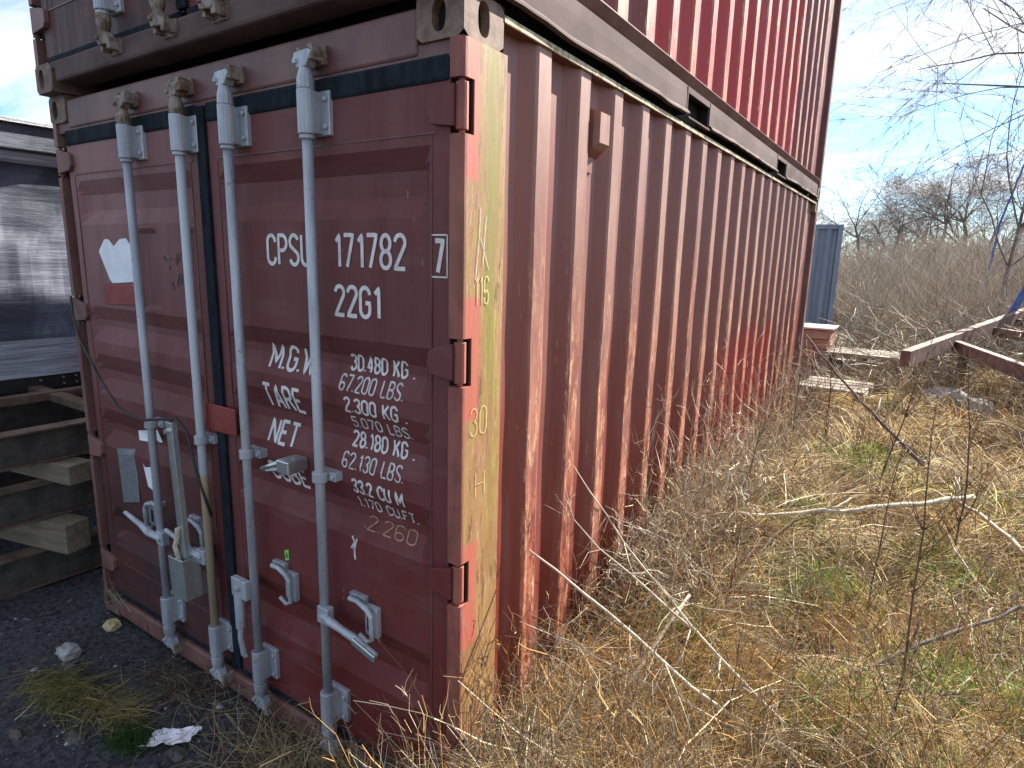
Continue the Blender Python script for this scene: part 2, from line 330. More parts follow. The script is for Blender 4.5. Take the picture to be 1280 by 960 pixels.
def letter_mesh(name, s, x0, x1, zt, hgt, thick, surf, mat, parent, stencil=True, strokes=None, tot=None):
    """ribbons along the strokes laid on the surface point function surf(u, z)"""
    if strokes is None: strokes, tot = text_strokes(s)
    sx = (x1-x0)/tot; mb = MB()
    for st in strokes:
        pts = [Vector((x0+px*sx, zt-hgt+py*hgt)) for px, py in st]
        fine = [pts[0]]
        for a, b in zip(pts, pts[1:]):
            k = max(1, int((b-a).length/.007))
            for i in range(1, k+1): fine.append(a.lerp(b, i/k))
        n = len(fine)
        vs = []
        for i, p in enumerate(fine):
            t = (fine[min(i+1, n-1)]-fine[max(i-1, 0)])
            if t.length < 1e-9: t = Vector((0, 1))
            t.normalize(); nn = Vector((-t.y, t.x))*thick/2
            vs += [surf(*(p+nn)), surf(*(p-nn))]
        fs = [(2*i, 2*i+1, 2*i+3, 2*i+2) for i in range(n-1)]
        mb.add(vs, fs)
    return mb.build(name, mat, parent)

# ------------------------------------------------------------------ the container
OUTZ = [(2.42, 0), (2.255, 0), (2.2549, -.003), (2.25, 0), (2.215, 0), (2.155, 1), (2.085, 1), (2.02, 0), (1.645, 0), (1.58, 1), (1.55, 1), (1.475, 0), (1.415, 0), (1.335, 1), (1.295, 1), (1.215, 0),
        (1.145, 0), (1.065, 1), (1.03, 1), (.95, 0), (.63, 0), (.56, 1), (.49, 1), (.41, 0), (.32, 0), (.3199, 0), (.135, 0)]
OUTZ = [(z, d) for z, d in OUTZ if d >= 0]
def prof(z):
    for (za, da), (zb, db) in zip(OUTZ, OUTZ[1:]):
        if zb <= z <= za: return db+(da-db)*((z-zb)/(za-zb) if za > zb else 0)
    return 0
YD, DEP = .014, .034
def door_depth(x, z, xa, xb, rods):
    e = min(clamp((x-xa)/.045), clamp((xb-x)/.045))
    d = prof(z)
    for r_ in rods:                      # shallow vertical channel behind each rod
        k = clamp((.075-abs(x-r_))/.02)
        d = max(d, k*(.45 if (1.66 < z < 2.0 and xa < -2) else 0)*min(1, clamp((2.0-z)/.02), clamp((z-1.66)/.02)))
    d *= e
    n = mnoise.noise(Vector((x*3.1, z*2.3, 1.7)))*.0025
    return YD+DEP*d+n
def make_container(name, loc, side, doorm, upper=False):
    T = empty(name, loc); Wd, L, Hh = 2.438, 6.058, 2.591
    # corner castings: plates with oval holes
    def casting(cx, sx, y0, sy, z0, front, hole_x, hole_y, mat):
        # box from corner (cx,y0,z0): extends sx*.162 in x, sy*.178 in y
        x0, x1 = sorted((cx, cx+sx*.162)); ya, yb = sorted((y0, y0+sy*.178)); z1 = z0+.118; mb = MB()
        def holed(u0, u1, v0, v1, cu, cv, ru, rv, fn, depth):
            N = 24; ov = []; out = []
            for k in range(N):
                a = 2*math.pi*(k+.5)/N; ca, sa = math.cos(a), math.sin(a)
                m_ = max(abs(ca), abs(sa))
                px, py = ca/m_, sa/m_                    # square mapping
                cxr = (u0+u1)/2; cyr = (v0+v1)/2
                out.append((cxr+px*(u1-u0)/2, cyr+py*(v1-v0)/2)); 
                e = 2.6; rr = (abs(ca)**e+abs(sa)**e)**(-1/e); ov.append((cu+ca*ru*rr, cv+sa*rv*rr))
            vs = [fn(u, v, 0) for u, v in out]+[fn(u, v, 0) for u, v in ov]+[fn(u, v, depth) for u, v in ov]
            fs = [(k, (k+1) % N, N+(k+1) % N, N+k) for k in range(N)]+[(N+k, N+(k+1) % N, 2*N+(k+1) % N, 2*N+k) for k in range(N)]
            mb.add(vs, fs)
        yf = ya if sy > 0 else yb; s_y = 1 if sy > 0 else -1
        holed(x0, x1, z0, z1, hole_x, z0+.059, .024, .040, lambda u, v, d: (u, yf+s_y*d, v), .03)
        s_x = 1 if sx < 0 else -1
        holed(ya, yb, z0, z1, hole_y, z0+.059, .026, .044, lambda u, v, d: (cx-s_x*d, u, v), .03)
        xi = cx+sx*.162; yi = y0+sy*.178
        mb.add([(x0, ya, z0), (x1, ya, z0), (x1, yb, z0), (x0, yb, z0), (x0, ya, z1), (x1, ya, z1), (x1, yb, z1), (x0, yb, z1)],
               [(0, 3, 2, 1), (4, 5, 6, 7)])
        mb.add([(xi, ya, z0), (xi, yb, z0), (xi, yb, z1), (xi, ya, z1)], [(0, 1, 2, 3)])
        mb.add([(x0, yi, z0), (x1, yi, z0), (x1, yi, z1), (x0, yi, z1)], [(0, 1, 2, 3)])
        o = mb.build('corner_casting', mat, T)
        MB().box(x0+.032, x1-.032, ya+.032, yb-.032, z0+.006, z1-.006).build('casting_cavity', 'dark', o)
    for z0 in (0, Hh-.118):
        casting(0, -1, 0, 1, z0, 1, -.085, .085, 'casting_r')
        casting(-Wd, 1, 0, 1, z0, 1, -Wd+.055, .085, 'casting')
        casting(0, -1, L, -1, z0, 1, -.081, L-.085, 'casting_r')
        casting(-Wd, 1, L, -1, z0, 1, -Wd+.081, L-.085, 'casting')
    # corner posts, cut back where the hinges sit
    HZ = [2.305, 1.615, .925, .30]
    for sgn in (0, 1):
        def P(poly): return [(x if sgn == 0 else -Wd-x, y) for x, y in poly] if sgn == 0 else [(-Wd-x, y) for x, y in poly][::-1]
        full = [(-.046, .0), (-.014, 0), (-.006, .003), (-.001, .009), (.0, .018), (.0, .2), (-.05, .2), (-.05, .12), (-.046, .06)]
        cut = [(-.05, .048), (0, .048), (0, .2), (-.05, .2)]
        mb = MB(); z = .118
        for hz in sorted(HZ):
            mb.prism(P(full), z, hz-.07); mb.prism(P(cut), hz-.07, hz+.07); z = hz+.07
        mb.prism(P(full), z, Hh-.118)
        po = mb.build('corner_post', 'post' if sgn == 0 else 'frame', T)
    for cx in (0, -Wd):
        x0, x1 = sorted((cx, cx+(.1 if cx < 0 else -.1)))
        MB().box(x0, x1, L-.1, L, .118, Hh-.118).build('corner_post', 'frame', T, bevel=.008)
    # header and sill
    MB().box(-Wd+.165, -.165, .004, .07, 2.445, 2.566).build('header', 'header', T, bevel=.008)
    MB().box(-Wd+.05, -.048, .01, .09, 2.43, 2.4725).build('header', 'header', T)
    if upper:
        MB().prism_y([(-Wd+.20, .03), (-.20, .03), (-.165, .05), (-.165, .118), (-Wd+.165, .118), (-Wd+.165, .085), (-Wd+.20, .085)], -.004, .12).build('door_sill', 'rail', T, bevel=.012)
    else:
        MB().box(-Wd+.165, -.165, -.002, .12, .01, .105).build('door_sill', 'frame', T, bevel=.01)
    MB().box(-Wd+.05, -.048, .03, .09, .107, .128).build('door_sill', 'frame', T)
    # side panels (one pressed sheet each)
    def side_panel(xs, sg):
        ys = [(.2, 1), (.317, 1)]; y = .317
        while y+.278 < L-.2:
            ys += [(y+.068, 0), (y+.140, 0), (y+.208, 1), (y+.278, 1)]; y += .278
        ys += [(L-.1, 1)]
        zs = np.linspace(.193 if upper else .12, 2.556, 22); vs = []; fs = []; ny = len(ys)
        for k, z in enumerate(zs):
            for j, (yy, d) in enumerate(ys):
                dn = mnoise.noise(Vector((yy*2.9, z*2.6, 4.4+loc[2])))*.007*(1-abs(z-1.3)/1.35)
                wob = mnoise.noise(Vector((yy*3., z*3.1, 9+loc[2])))*.009*(1-abs(z-1.3)/1.4)
                vs.append((xs+sg*(-.008-.037*d+dn), yy+wob, z))
        for k in range(len(zs)-1):
            for j in range(ny-1):
                f = (k*ny+j, k*ny+j+1, (k+1)*ny+j+1, (k+1)*ny+j); fs.append(f if sg > 0 else f[::-1])
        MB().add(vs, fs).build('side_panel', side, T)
    side_panel(0, 1); side_panel(-Wd, -1)
    # rails
    for xs, sg in ((0, 1), (-Wd, -1)):
        X = lambda a, b: sorted((xs+sg*a, xs+sg*b))
        a, b = X(-.06, .002); MB().box(a, b, .178, L-.178, 2.553, 2.573).build('top_side_rail', 'toprail', T, bevel=.002)
        if not upper or sg < 0:
            a, b = X(-.05, -.001); MB().box(a, b, .178, L-.178, .012, .16).build('bottom_side_rail', 'rail', T, bevel=.004)
    if upper:
        # web with two fork pockets and a bent lower lip
        zt = .148; seg = [(.178, 1.76), (2.12, 3.86), (4.22, L-.178)]
        mb = MB()
        def lipz(y): return .016+.010*mnoise.noise(Vector((y*2.6, 3.3, 0)))+.005*mnoise.noise(Vector((y*9, 1.3, 0)))
        for y0, y1 in seg:
            n = max(6, int((y1-y0)/.035)); vs = []; fs = []
            for i in range(n+1):
                y = y0+(y1-y0)*i/n; l = lipz(y)
                for dx, z in ((-.050, .176), (-.050, .148), (-.008, .146), (-.006, .10), (-.006, l+.022), (.010, l+.007), (.011, l-.001), (-.014, l+.001)): vs.append((dx, y, z))
            for i in range(n):
                for k in range(7): fs.append((i*8+k, i*8+k+1, (i+1)*8+k+1, (i+1)*8+k))
            mb.add(vs, fs)
        mb.build('bottom_side_rail', 'rail', T)
        MB().prism_y([(-.026, .146), (.009, .188), (.009, .192), (-.05, .192), (-.05, .146)], .178, L-.178).build('rail_flange', 'frame', T)  # sloped downward and given frame paint so the band reads as shaded
        MB().box(-.5, -.071, .178, L-.178, .025, .16).build('floor_edge', 'dark', T)  # near-black block put in for the shaded gap behind the lip
        for y0 in (1.76, 3.86):
            mb = MB(); mb.box(-.016, -.004, y0-.006, y0+.004, .018, .145); mb.box(-.016, -.004, y0+.356, y0+.366, .018, .145); mb.box(-.016, -.006, y0+.004, y0+.356, .118, .145); mb.box(-.016, .004, y0+.004, y0+.356, .004, .012)
            mb.build('fork_pocket', 'rail', T)
            MB().box(-.45, -.0165, y0-.004, y0+.003, .018, .14).box(-.45, -.0165, y0+.357, y0+.364, .018, .14).box(-.45, -.0165, y0, y0+.36, .130, .14).build('pocket_shade', 'dark', T)  # pocket walls coloured near-black, their shade put into the colour
    # roof, rear wall, floor
    mb = MB(); ny = 60; vs = []; fs = []
    for j in range(ny+1):
        y = .06+(L-.12)*j/ny; dz = 2.562+(.012 if j % 2 else 0)
        vs += [(-Wd+.05, y, dz), (-.05, y, dz)]
    fs = [(2*j, 2*j+1, 2*j+3, 2*j+2) for j in range(ny)]; mb.add(vs, fs).build('roof_panel', 'frame', T)
    MB().box(-Wd+.06, -.06, L-.06, L-.03, .1, 2.56).build('end_panel', 'frame', T)
    MB().box(-Wd+.06, -.06, .1, L-.06, .13, .16).build('floor', 'dark', T)
    MB().box(-Wd+.06, -.06, .085, .1, .1, 2.5).build('back_lining', 'dark', T)
    # ventilator cover
    if not upper:
        mb = MB(); mb.add([(-.045, .775, 2.46), (.012, .785, 2.44), (.012, .785, 2.335), (-.045, .775, 2.29), (-.045, .875, 2.46), (.012, .865, 2.44), (.012, .865, 2.335), (-.045, .875, 2.29)],
               [(0, 1, 2, 3), (7, 6, 5, 4), (1, 5, 6, 2), (0, 4, 5, 1), (3, 2, 6, 7)])
        mb.box(-.044, -.036, .775, .83, 2.235, 2.29); mb.build('vent_cover', side, T)
    # doors
    for (xa, xb, rods, isleft) in ((-2.335, -1.252, (-1.69, -1.30), True), (-1.195, -.054, (-.995, -.578), False)):
        xs = sorted(set([xa, xb, xa+.055, xb-.068]+[xa+.055+.045, xb-.068-.045]+[r_+k for r_ in rods for k in (-.075, -.055, .055, .075)]+list(np.linspace(xa+.12, xb-.13, 18))))
        zs = sorted(set([z for z, d in OUTZ]+[2.0, 1.98, 1.68, 1.66]+list(np.linspace(.16, 2.4, 40))))
        vs = [(x, door_depth(x, z, xa+.055, xb-.068, rods), z) for z in zs for x in xs]; n = len(xs)
        fs = [(k*n+j, k*n+j+1, (k+1)*n+j+1, (k+1)*n+j) for k in range(len(zs)-1) for j in range(n-1)]
        mb = MB().add(vs, fs)
        # edges of the leaf
        mb.box(xa, xa+.012, YD+.003, .075, .135, 2.42); mb.box(xb-.012, xb, YD+.003, .075, .135, 2.42)
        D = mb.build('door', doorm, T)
        if upper is False and isleft: tag(D, 'faded left door with torn paper and a steel data plate')
        elif upper is False: tag(D, 'right door with white stencilled container number')
        # weld seams: thin proud strips
        sm = MB(); sm.box(xa+.05, xb-.05, YD-.0035, YD+.004, 2.243, 2.247); sm.box(xa+.05, xb-.05, YD-.0035, YD+.004, .322, .327)
        sm.box(xb-.069, xb-.065, YD-.003, YD+.004, .33, 2.24); sm.box(xa+.051, xa+.055, YD-.003, YD+.004, .33, 2.24); sm.build('weld_seam', 'header', D)
        # gaskets
        g = MB(); g.box(xa-.01, xb+.01, YD+.006, .03, 2.40, 2.443); g.box(xa-.01, xb+.01, YD-.005, .03, .118, .142)
        g.box(*((xb+.001, xb+.058, -.0, .03, .142, 2.43) if isleft else (xb+.0, xb+.006, YD+.02, .04, .142, 2.40)))
        if isleft: g.box(xa-.045, xa-.002, .045, .06, .142, 2.42)
        g.build('gasket', 'gasket', D, bevel=.004)
        g = MB().box(xa, xb, .006, .03, 2.372, 2.441); g.build('gasket', 'gasket', D, bevel=.01)
        # hinges
        for hz in HZ:
            h = MB(); b0 = xb-.068 if not isleft else xa+.06; b1 = -.03 if not isleft else -Wd+.03
            poly = [(b0, hz-.022), (b0+(.018 if not isleft else -.018), hz-.042), (b1, hz-.052), (b1, hz+.055), (b0+(.02 if not isleft else -.02), hz+.036), (b0, hz+.024)]
            if isleft: poly = poly[::-1]
            h.prism_y(poly, -.006, .016)
            bx = -.019 if not isleft else -Wd+.019
            h.build('hinge', doorm if not isleft else 'frame', D, bevel=.003)
            h = MB().tube([(bx, .019, hz-.060), (bx, .019, hz+.060)], .0175, 14); h.tube([(bx, .019, hz-.069), (bx, .019, hz+.069)], .009, 8); h.build('hinge_barrel', 'post' if not isleft else 'frame', D, bevel=.002)
            pk = MB(); xx = sorted((bx+(.019 if not isleft else -.019), bx)); pk.box(-.045 if not isleft else -Wd+.004, -.004 if not isleft else -Wd+.045, .040, .047, hz-.068, hz+.068); pk.build('hinge_pocket', 'dark', D)
        for ri, rx in enumerate(rods):
            yr = -.037; gm = 'galv_y' if (not upper and isleft and ri == 1) else 'galv'
            MB().tube([(rx, yr, .17), (rx, yr, 1.3), (rx, yr, 2.44)], .0168, 16).build('lock_rod', gm, D, smooth=True)
            for zt_, zb_ in ((2.40, 2.27), (.335, .205)):
                b = MB(); b.tube([(rx, yr, zb_), (rx, yr, zt_)], .028, 14); b.box(rx-.028, rx+.028, yr, YD+.008, zb_+.004, zt_-.004)
                b.box(rx-.036, rx+.062, YD-.016, YD+.004, zb_, zt_)
                for zz in (zb_+.025, zt_-.025): b.tube([(rx+.047, YD-.014, zz), (rx+.047, YD-.026, zz)], .009, 8)
                b.tube([(rx, yr, zb_-.014), (rx, yr, zb_)], .024, 14)
                b.build('rod_bracket', 'galv', D, bevel=.004)
            b = MB(); zc_ = 1.165; b.tube([(rx, yr, zc_-.018), (rx, yr, zc_+.018)], .0265, 14); b.box(rx-.04, rx+.055, -.018, YD+.012, zc_-.016, zc_+.016); b.tube([(rx+.043, -.016, zc_), (rx+.043, -.026, zc_)], .009, 8)
            b.build('rod_bracket', 'galv', D, bevel=.003)
            # cams and keepers
            for top in (1, 0):
                c = MB(); z0 = 2.40 if top else .19; s2 = 1 if top else -1
                c.tube([(rx, yr, z0), (rx, yr, z0+s2*.03), (rx, yr, z0+s2*.055), (rx, yr, z0+s2*.07)], [.027, .026, .019, .017], 12)
                c.prism_y([(rx-.022, z0+s2*.06), (rx+.022, z0+s2*.06), (rx+.048, z0+s2*.098), (rx+.034, z0+s2*.108), (rx-.03, z0+s2*.104), (rx-.036, z0+s2*.09)], yr-.016, yr+.02)
                c.box(rx-.03, rx-.016, yr-.024, yr+.03, *sorted((z0+s2*.07, z0+s2*.085)))
                c.build('cam', 'cam' if (upper or (isleft and top)) else 'galv', D, bevel=.003)
                k = MB(); z1 = 2.498 if top else .085
                k.box(rx-.03, rx+.055, -.012, .006, z1-.028, z1+.028); k.box(rx+.03, rx+.055, -.052, -.01, z1-.022, z1+.022); k.box(rx-.03, rx-.012, -.045, -.01, z1+s2*.012-.009, z1+s2*.012+.009)
                k.build('cam_keeper', 'cam', D, bevel=.004)
        if upper: continue
        def catch(cx, cz, mir=1):
            h = MB(); f = lambda x: cx+mir*x
            h.tube([(f(-.06), -.016, cz+.062), (f(-.02), -.02, cz+.066), (f(.03), -.022, cz+.052), (f(.05), -.022, cz+.03), (f(.052), -.022, cz-.055), (f(.03), -.024, cz-.068), (f(-.005), -.026, cz-.05)],
                   [.011, .009, .011, .010, .009, .008, .008], 8)
            x0, x1 = sorted((f(.0), f(.06))); h.box(x0, x1, -.004, YD+.002, cz-.060, cz+.052); x0, x1 = sorted((f(-.075), f(.0))); h.box(x0, x1, -.004, YD+.002, cz+.050, cz+.076)
            h.build('handle_catch', 'galv', D, bevel=.004); MB().box(*sorted((f(.012), f(.032))), -.0055, -.0045, cz-.04, cz+.02).build('catch_slot', 'dark', D)
        def handle(pts, rad):
            h = MB(); h.tube(pts, rad, 8); p = pts[0]
            h.box(p[0]-.028, p[0]+.028, -.062, -.03, p[2]-.032, p[2]+.032); h.tube([(p[0], -.058, p[2]), (p[0], -.072, p[2])], .012, 8)
            h.build('handle', 'galv', D, bevel=.004)
        if isleft:
            catch(-1.80, .70, -1); handle([(-1.66, -.055, .64), (-1.73, -.07, .655), (-1.80, -.07, .675), (-1.93, -.075, .705)], [.016, .019, .014, .010])
            catch(-1.43, .70, 1); handle([(-1.335, -.055, .65), (-1.39, -.07, .665), (-1.46, -.07, .69), (-1.57, -.075, .715)], [.016, .019, .014, .010])
        else:
            catch(-.845, .665, 1); catch(-.41, .675, 1)
            handle([(-.565, -.055, .655), (-.51, -.070, .658), (-.45, -.074, .652), (-.40, -.072, .643), (-.28, -.078, .622)], [.014, .017, .013, .015, .011])
            MB().beam((-.385, -.086, .642), (-.275, -.090, .618), .010, .024).build('handle_grip', 'zinc', D, bevel=.003)
            h = MB(); h.box(-1.095, -1.0, -.075, -.05, .565, .645); h.tube([(-1.055, -.07, .58), (-1.045, -.075, .5), (-1.04, -.08, .44)], [.02, .02, .018], 8)
            h.tube([(-1.04, -.08, .44), (-1.035, -.085, .40), (-1.028, -.08, .33), (-1.02, -.075, .315)], [.012, .012, .012, .008], 8); h.tube([(-1.05, -.074, .61), (-1.05, -.088, .61)], .014, 8)
            h.build('handle', 'galv', D, bevel=.006)
            MB().box(-1.30, -1.095, -.012, -.003, 1.205, 1.315).build('door_stop', 'paint_red', D, bevel=.004)
            # lock box on the right door
            h = MB(); h.box(-.765, -.70, -.075, .012, 1.150, 1.198)
            h.build('lock_housing', 'zinc', D, bevel=.004)
            h = MB(); h.tube([(-.765, -.065, 1.185), (-.80, -.075, 1.168), (-.84, -.08, 1.150), (-.835, -.065, 1.142), (-.765, -.045, 1.157)], .0085, 8); h.build('lock_staple', 'zinc', D, smooth=True)
            # lettering
            sf = lambda x, z: (x, door_depth(x, z, xa+.055, xb-.068, rods)-.0022, z)
            LT = lambda s, x0, x1, zt, hg, th, mt='white': letter_mesh('lettering', s, x0, x1, zt, hg, th, sf, mt, D)
            LT('CPSU', -.872, -.648, 1.972, .098, .013); LT('171782', -.525, -.222, 1.972, .098, .013); LT('7', -.106, -.077, 1.956, .088, .014)
            LT('22G1', -.528, -.328, 1.812, .092, .0135)
            bx = [[(0, 0), (1, 0), (1, 1), (0, 1), (0, 0)]]
            letter_mesh('lettering', '', -.121, -.062, 1.972, .117, .0045, sf, 'white', D, strokes=bx, tot=1)
            LT('M.G.W.', -.915, -.648, 1.583, .082, .013); LT('TARE', -.945, -.735, 1.436, .086, .013); LT('NET', -.93, -.775, 1.296, .078, .013); LT('CUBE', -.945, -.735, 1.135, .072, .012)
            LT('30.480 KG .', -.496, -.215, 1.588, .050, .0085); LT('67.200 LBS.', -.525, -.240, 1.520, .050, .0065, 'dimwhite'); LT('2.300 KG .', -.502, -.225, 1.446, .047, .0085)
            LT('5.070 LBS.', -.488, -.222, 1.380, .036, .006, 'dimwhite'); LT('28.180 KG .', -.494, -.215, 1.326, .050, .0085); LT('62.130 LBS.', -.520, -.240, 1.252, .050, .0065, 'dimwhite')
            LT('33.2 CU M', -.475, -.243, 1.166, .048, .0085); LT('1.170 CU.FT.', -.478, -.202, 1.097, .036, .006, 'dimwhite'); LT('2.260', -.425, -.205, 1.035, .045, .004, 'ochalk')
            # worn splash marks and the green sticker
            sp1 = [[(.3, 1), (.55, .7), (.45, .4), (.5, 0)], [(.45, .7), (.2, .45)], [(.5, .62), (.7, .95)]]
            letter_mesh('paint_splash', '', -.50, -.44, .955, .085, .009, sf, 'dimwhite', D, strokes=sp1, tot=1)
            st_ = MB(); p4 = [sf(-.862, .790), sf(-.838, .800), sf(-.836, .758), sf(-.860, .748)]; st_.add(p4, [(3, 2, 1, 0)]); st_.build('sticker', 'green', D)
            letter_mesh('lettering', 'A', -.856, -.842, .787, .026, .003, lambda x, z: (x, sf(x, z)[1]-.0012, z), 'blackprint', D)
        if isleft:
            def patch(name, pts, mat, lab=None, off=.003):
                n = 10; c0 = (sum(p[0] for p in pts)/len(pts), sum(p[1] for p in pts)/len(pts)); vs = []; fs = []
                sf = lambda x, z: (x, door_depth(x, z, xa+.055, xb-.068, rods)-off, z)
                m_ = len(pts); rings = 5
                for r_ in range(rings):
                    for p in pts: t = (r_+1)/rings; vs.append(sf(c0[0]+(p[0]-c0[0])*t, c0[1]+(p[1]-c0[1])*t))
                vs.append(sf(*c0))
                for r_ in range(rings-1):
                    for k in range(m_): fs.append((r_*m_+k, r_*m_+(k+1) % m_, (r_+1)*m_+(k+1) % m_, (r_+1)*m_+k))
                for k in range(m_): fs.append((len(vs)-1, (k+1) % m_, k))
                o = MB().add(vs, fs).build(name, mat, D)
                if lab: o['label'] = lab
            patch('poster', [(-2.125, 1.90), (-2.06, 1.955), (-2.02, 1.955), (-1.975, 1.925), (-1.92, 1.955), (-1.86, 1.96), (-1.80, 1.91), (-1.765, 1.86), (-1.77, 1.80), (-1.80, 1.775), (-2.02, 1.76), (-2.045, 1.775)], 'paper', 'torn white paper poster')
            patch('paint_patch', [(-2.11, 1.755), (-1.76, 1.765), (-1.76, 1.67), (-2.11, 1.66)], 'paint_red')
            patch('label_sticker', [(-1.985, 1.065), (-1.77, 1.11), (-1.77, 1.045), (-1.80, 1.04), (-1.82, 1.075), (-1.84, 1.03), (-1.975, 1.02)], 'paper')
            patch('label_sticker', [(-1.90, .925), (-1.885, .91), (-1.78, .935), (-1.765, .84), (-1.80, .80), (-1.87, .82)], 'paper')
            patch('data_plate', [(-2.14, .955), (-1.98, .98), (-1.955, .72), (-2.12, .68)], 'plate', 'grey riveted data plate', .006)
            # faded dark print
            rr = random.Random(3); st_ = []
            for k in range(16):
                x = rr.random(); z = rr.random(); st_.append([(x, z), (x+.06*rr.uniform(-1, 1), z-.12*rr.random()-.04), (x+.1*rr.uniform(-1, 1), z-.2*rr.random()-.05)])
            sf2 = lambda x, z: (x, door_depth(x, z, xa+.055, xb-.068, rods)-.002, z)
            letter_mesh('faded_print', '', -1.56, -1.40, 1.91, .13, .008, sf2, 'blackprint', D, strokes=st_, tot=1)
    if not upper:
        ss = lambda y, z: (.0022, y, z)
        letter_mesh('chalk_mark', '30', .045, .125, 1.475, .085, .0028, ss, 'chalk', T); letter_mesh('chalk_mark', 'H', .075, .12, 1.27, .075, .0026, ss, 'chalk', T)
        letter_mesh('chalk_mark', '9116', .03, .125, 1.86, .08, .0035, ss, 'chalk', T)
        letter_mesh('scratch_mark', '', .06, .13, 2.05, .20, .0022, ss, 'dimwhite', T, strokes=[[(0, 0), (.2, .5), (.3, 1)], [(.5, .2), (.62, .7), (.7, .9)], [(.3, .6), (.9, .15)]], tot=1)
    return T

low = make_container('shipping_container', (0, 0, 0), 'side_low', 'door')
tag(low, 'maroon shipping container standing in dry grass, white stencilled numbers on its door', 'shipping container', 'stacked red shipping containers')
top = make_container('shipping_container', (.012, -.045, 2.593), 'side_top', 'door_top', True)
tag(top, 'upper red shipping container stacked on top, with a brighter red repainted side', 'shipping container', 'stacked red shipping containers')

# lock bar with lock box hanging on the left door
T = empty('container_lock', (-1.37, -.09, .45)); tag(T, 'galvanised steel lock bar with square lock box hanging on the left container door', 'lock')
o = MB().box(-.03, .0, -.012, -.006, .15, .78).box(.0, .014, -.012, .012, .15, .78).build('lock_bar', 'zinc', T, bevel=.002)
o = MB().tube([(-.012, -.01, .745), (-.012, -.028, .745)], .011, 8).build('bolt', 'zinc', T)
mb = MB()
for a in ((-.080, -.074, -.038, .038), (.024, .030, -.038, .038), (-.074, .024, -.038, -.032), (-.074, .024, .032, .038)): mb.box(*a, .02, .20)
mb.box(-.074, .024, -.032, .032, .02, .03); mb.build('lock_box', 'zinc', T, bevel=.002)
MB().box(-.01, -.005, -.043, -.0385, .022, .198).box(-.048, -.043, -.043, -.0385, .022, .198).build('weld_rib', 'zinc', T)
MB().tube([(-.02, -.025, .19), (-.03, -.03, .25), (-.018, -.022, .29), (-.015, -.02, .33)], .010, 8).build('strap', 'palebranch', T)
T.rotation_euler.y = R(-3)
o = MB().tube([(-2.405, -.012, 1.68), (-2.36, -.03, 1.60), (-2.27, -.05, 1.50), (-2.10, -.055, 1.33), (-1.93, -.06, 1.21), (-1.80, -.065, 1.185), (-1.68, -.075, 1.19), (-1.5, -.08, 1.225), (-1.40, -.08, 1.245), (-1.345, -.07, 1.20), (-1.315, -.062, 1.05), (-1.285, -.05, .93), (-1.25, -.045, .85)], .0055, 8).build('cable', 'cable', smooth=True)
tag(o, 'thin black cable strung across the left container door', 'cable')

# ------------------------------------------------------------------ terrain
def vnoise(x, y, s, seed=0):
    xs = x*s+seed*17.3; ys = y*s-seed*9.1; xi = np.floor(xs); yi = np.floor(ys); fx = xs-xi; fy = ys-yi
    fx = fx*fx*(3-2*fx); fy = fy*fy*(3-2*fy)
    def hsh(a, b): return np.modf(np.abs(np.sin(a*127.1+b*311.7+seed*5.3)*43758.5453))[0]
    return (hsh(xi, yi)*(1-fx)+hsh(xi+1, yi)*fx)*(1-fy)+(hsh(xi, yi+1)*(1-fx)+hsh(xi+1, yi+1)*fx)*fy
def Hh(x, y):
    x = np.asarray(x, float); y = np.asarray(y, float)
    s = sst(-.75, .7, x+.25*np.minimum(0, y))
    h = -.035+.30*s
    h = h+.22*np.exp(-((y-2.3)/1.3)**2)*np.exp(-((x-.15)/.50)**2)*(y > -5)
    h = h+.20*sst(4, 9, y)*sst(.3, 2.5, x)
    h = h+.9*sst(11, 40, y)+.5*sst(1.5, 6, x)*sst(3, 10, y)*.4
    h = h+.07*(vnoise(x, y, 1.1, 1)-.5)+(.03+.15*sst(.1, .5, x)*sst(8, 5, y))*(vnoise(x, y, 3.3, 2)-.5)+.5*(vnoise(x, y, .12, 3)-.5)*sst(14, 30, y)
    return h
g1 = np.sinh(np.linspace(-6.4, 6.4, 330)); gx = g1/np.sinh(6.4)*900; gy = gx+1.0
X, Y = np.meshgrid(gx, gy); Z = Hh(X, Y)+.012*(vnoise(X, Y, 19, 4)-.5)*(np.hypot(X, Y) < 8)
n = len(gx); V = np.stack([X, Y, Z], -1).reshape(-1, 3)
idx = np.arange(n*n).reshape(n, n); F = np.stack([idx[:-1, :-1], idx[:-1, 1:], idx[1:, 1:], idx[1:, :-1]], -1).reshape(-1, 4)
def np_mesh(name, V, F, mat, col=None, smooth=False):
    me = bpy.data.meshes.new(name); k = F.shape[1]
    me.vertices.add(len(V)); me.vertices.foreach_set('co', np.ascontiguousarray(V, dtype=np.float32).ravel())
    me.loops.add(F.size); me.loops.foreach_set('vertex_index', np.ascontiguousarray(F, dtype=np.int32).ravel())
    me.polygons.add(len(F)); me.polygons.foreach_set('loop_start', np.arange(0, F.size, k, dtype=np.int32))
    if smooth: me.polygons.foreach_set('use_smooth', np.ones(len(F), bool))
    me.update(calc_edges=True)
    if col is not None:
        a = me.color_attributes.new('col', 'FLOAT_COLOR', 'POINT'); a.data.foreach_set('color', np.concatenate([col, np.ones((len(col), 1))], 1).astype(np.float32).ravel())
    me.materials.append(MAT[mat]); o = bpy.data.objects.new(name, me); return link(o)
ground = np_mesh('ground', V, F, 'soil', smooth=True); tag(ground, kind='structure')

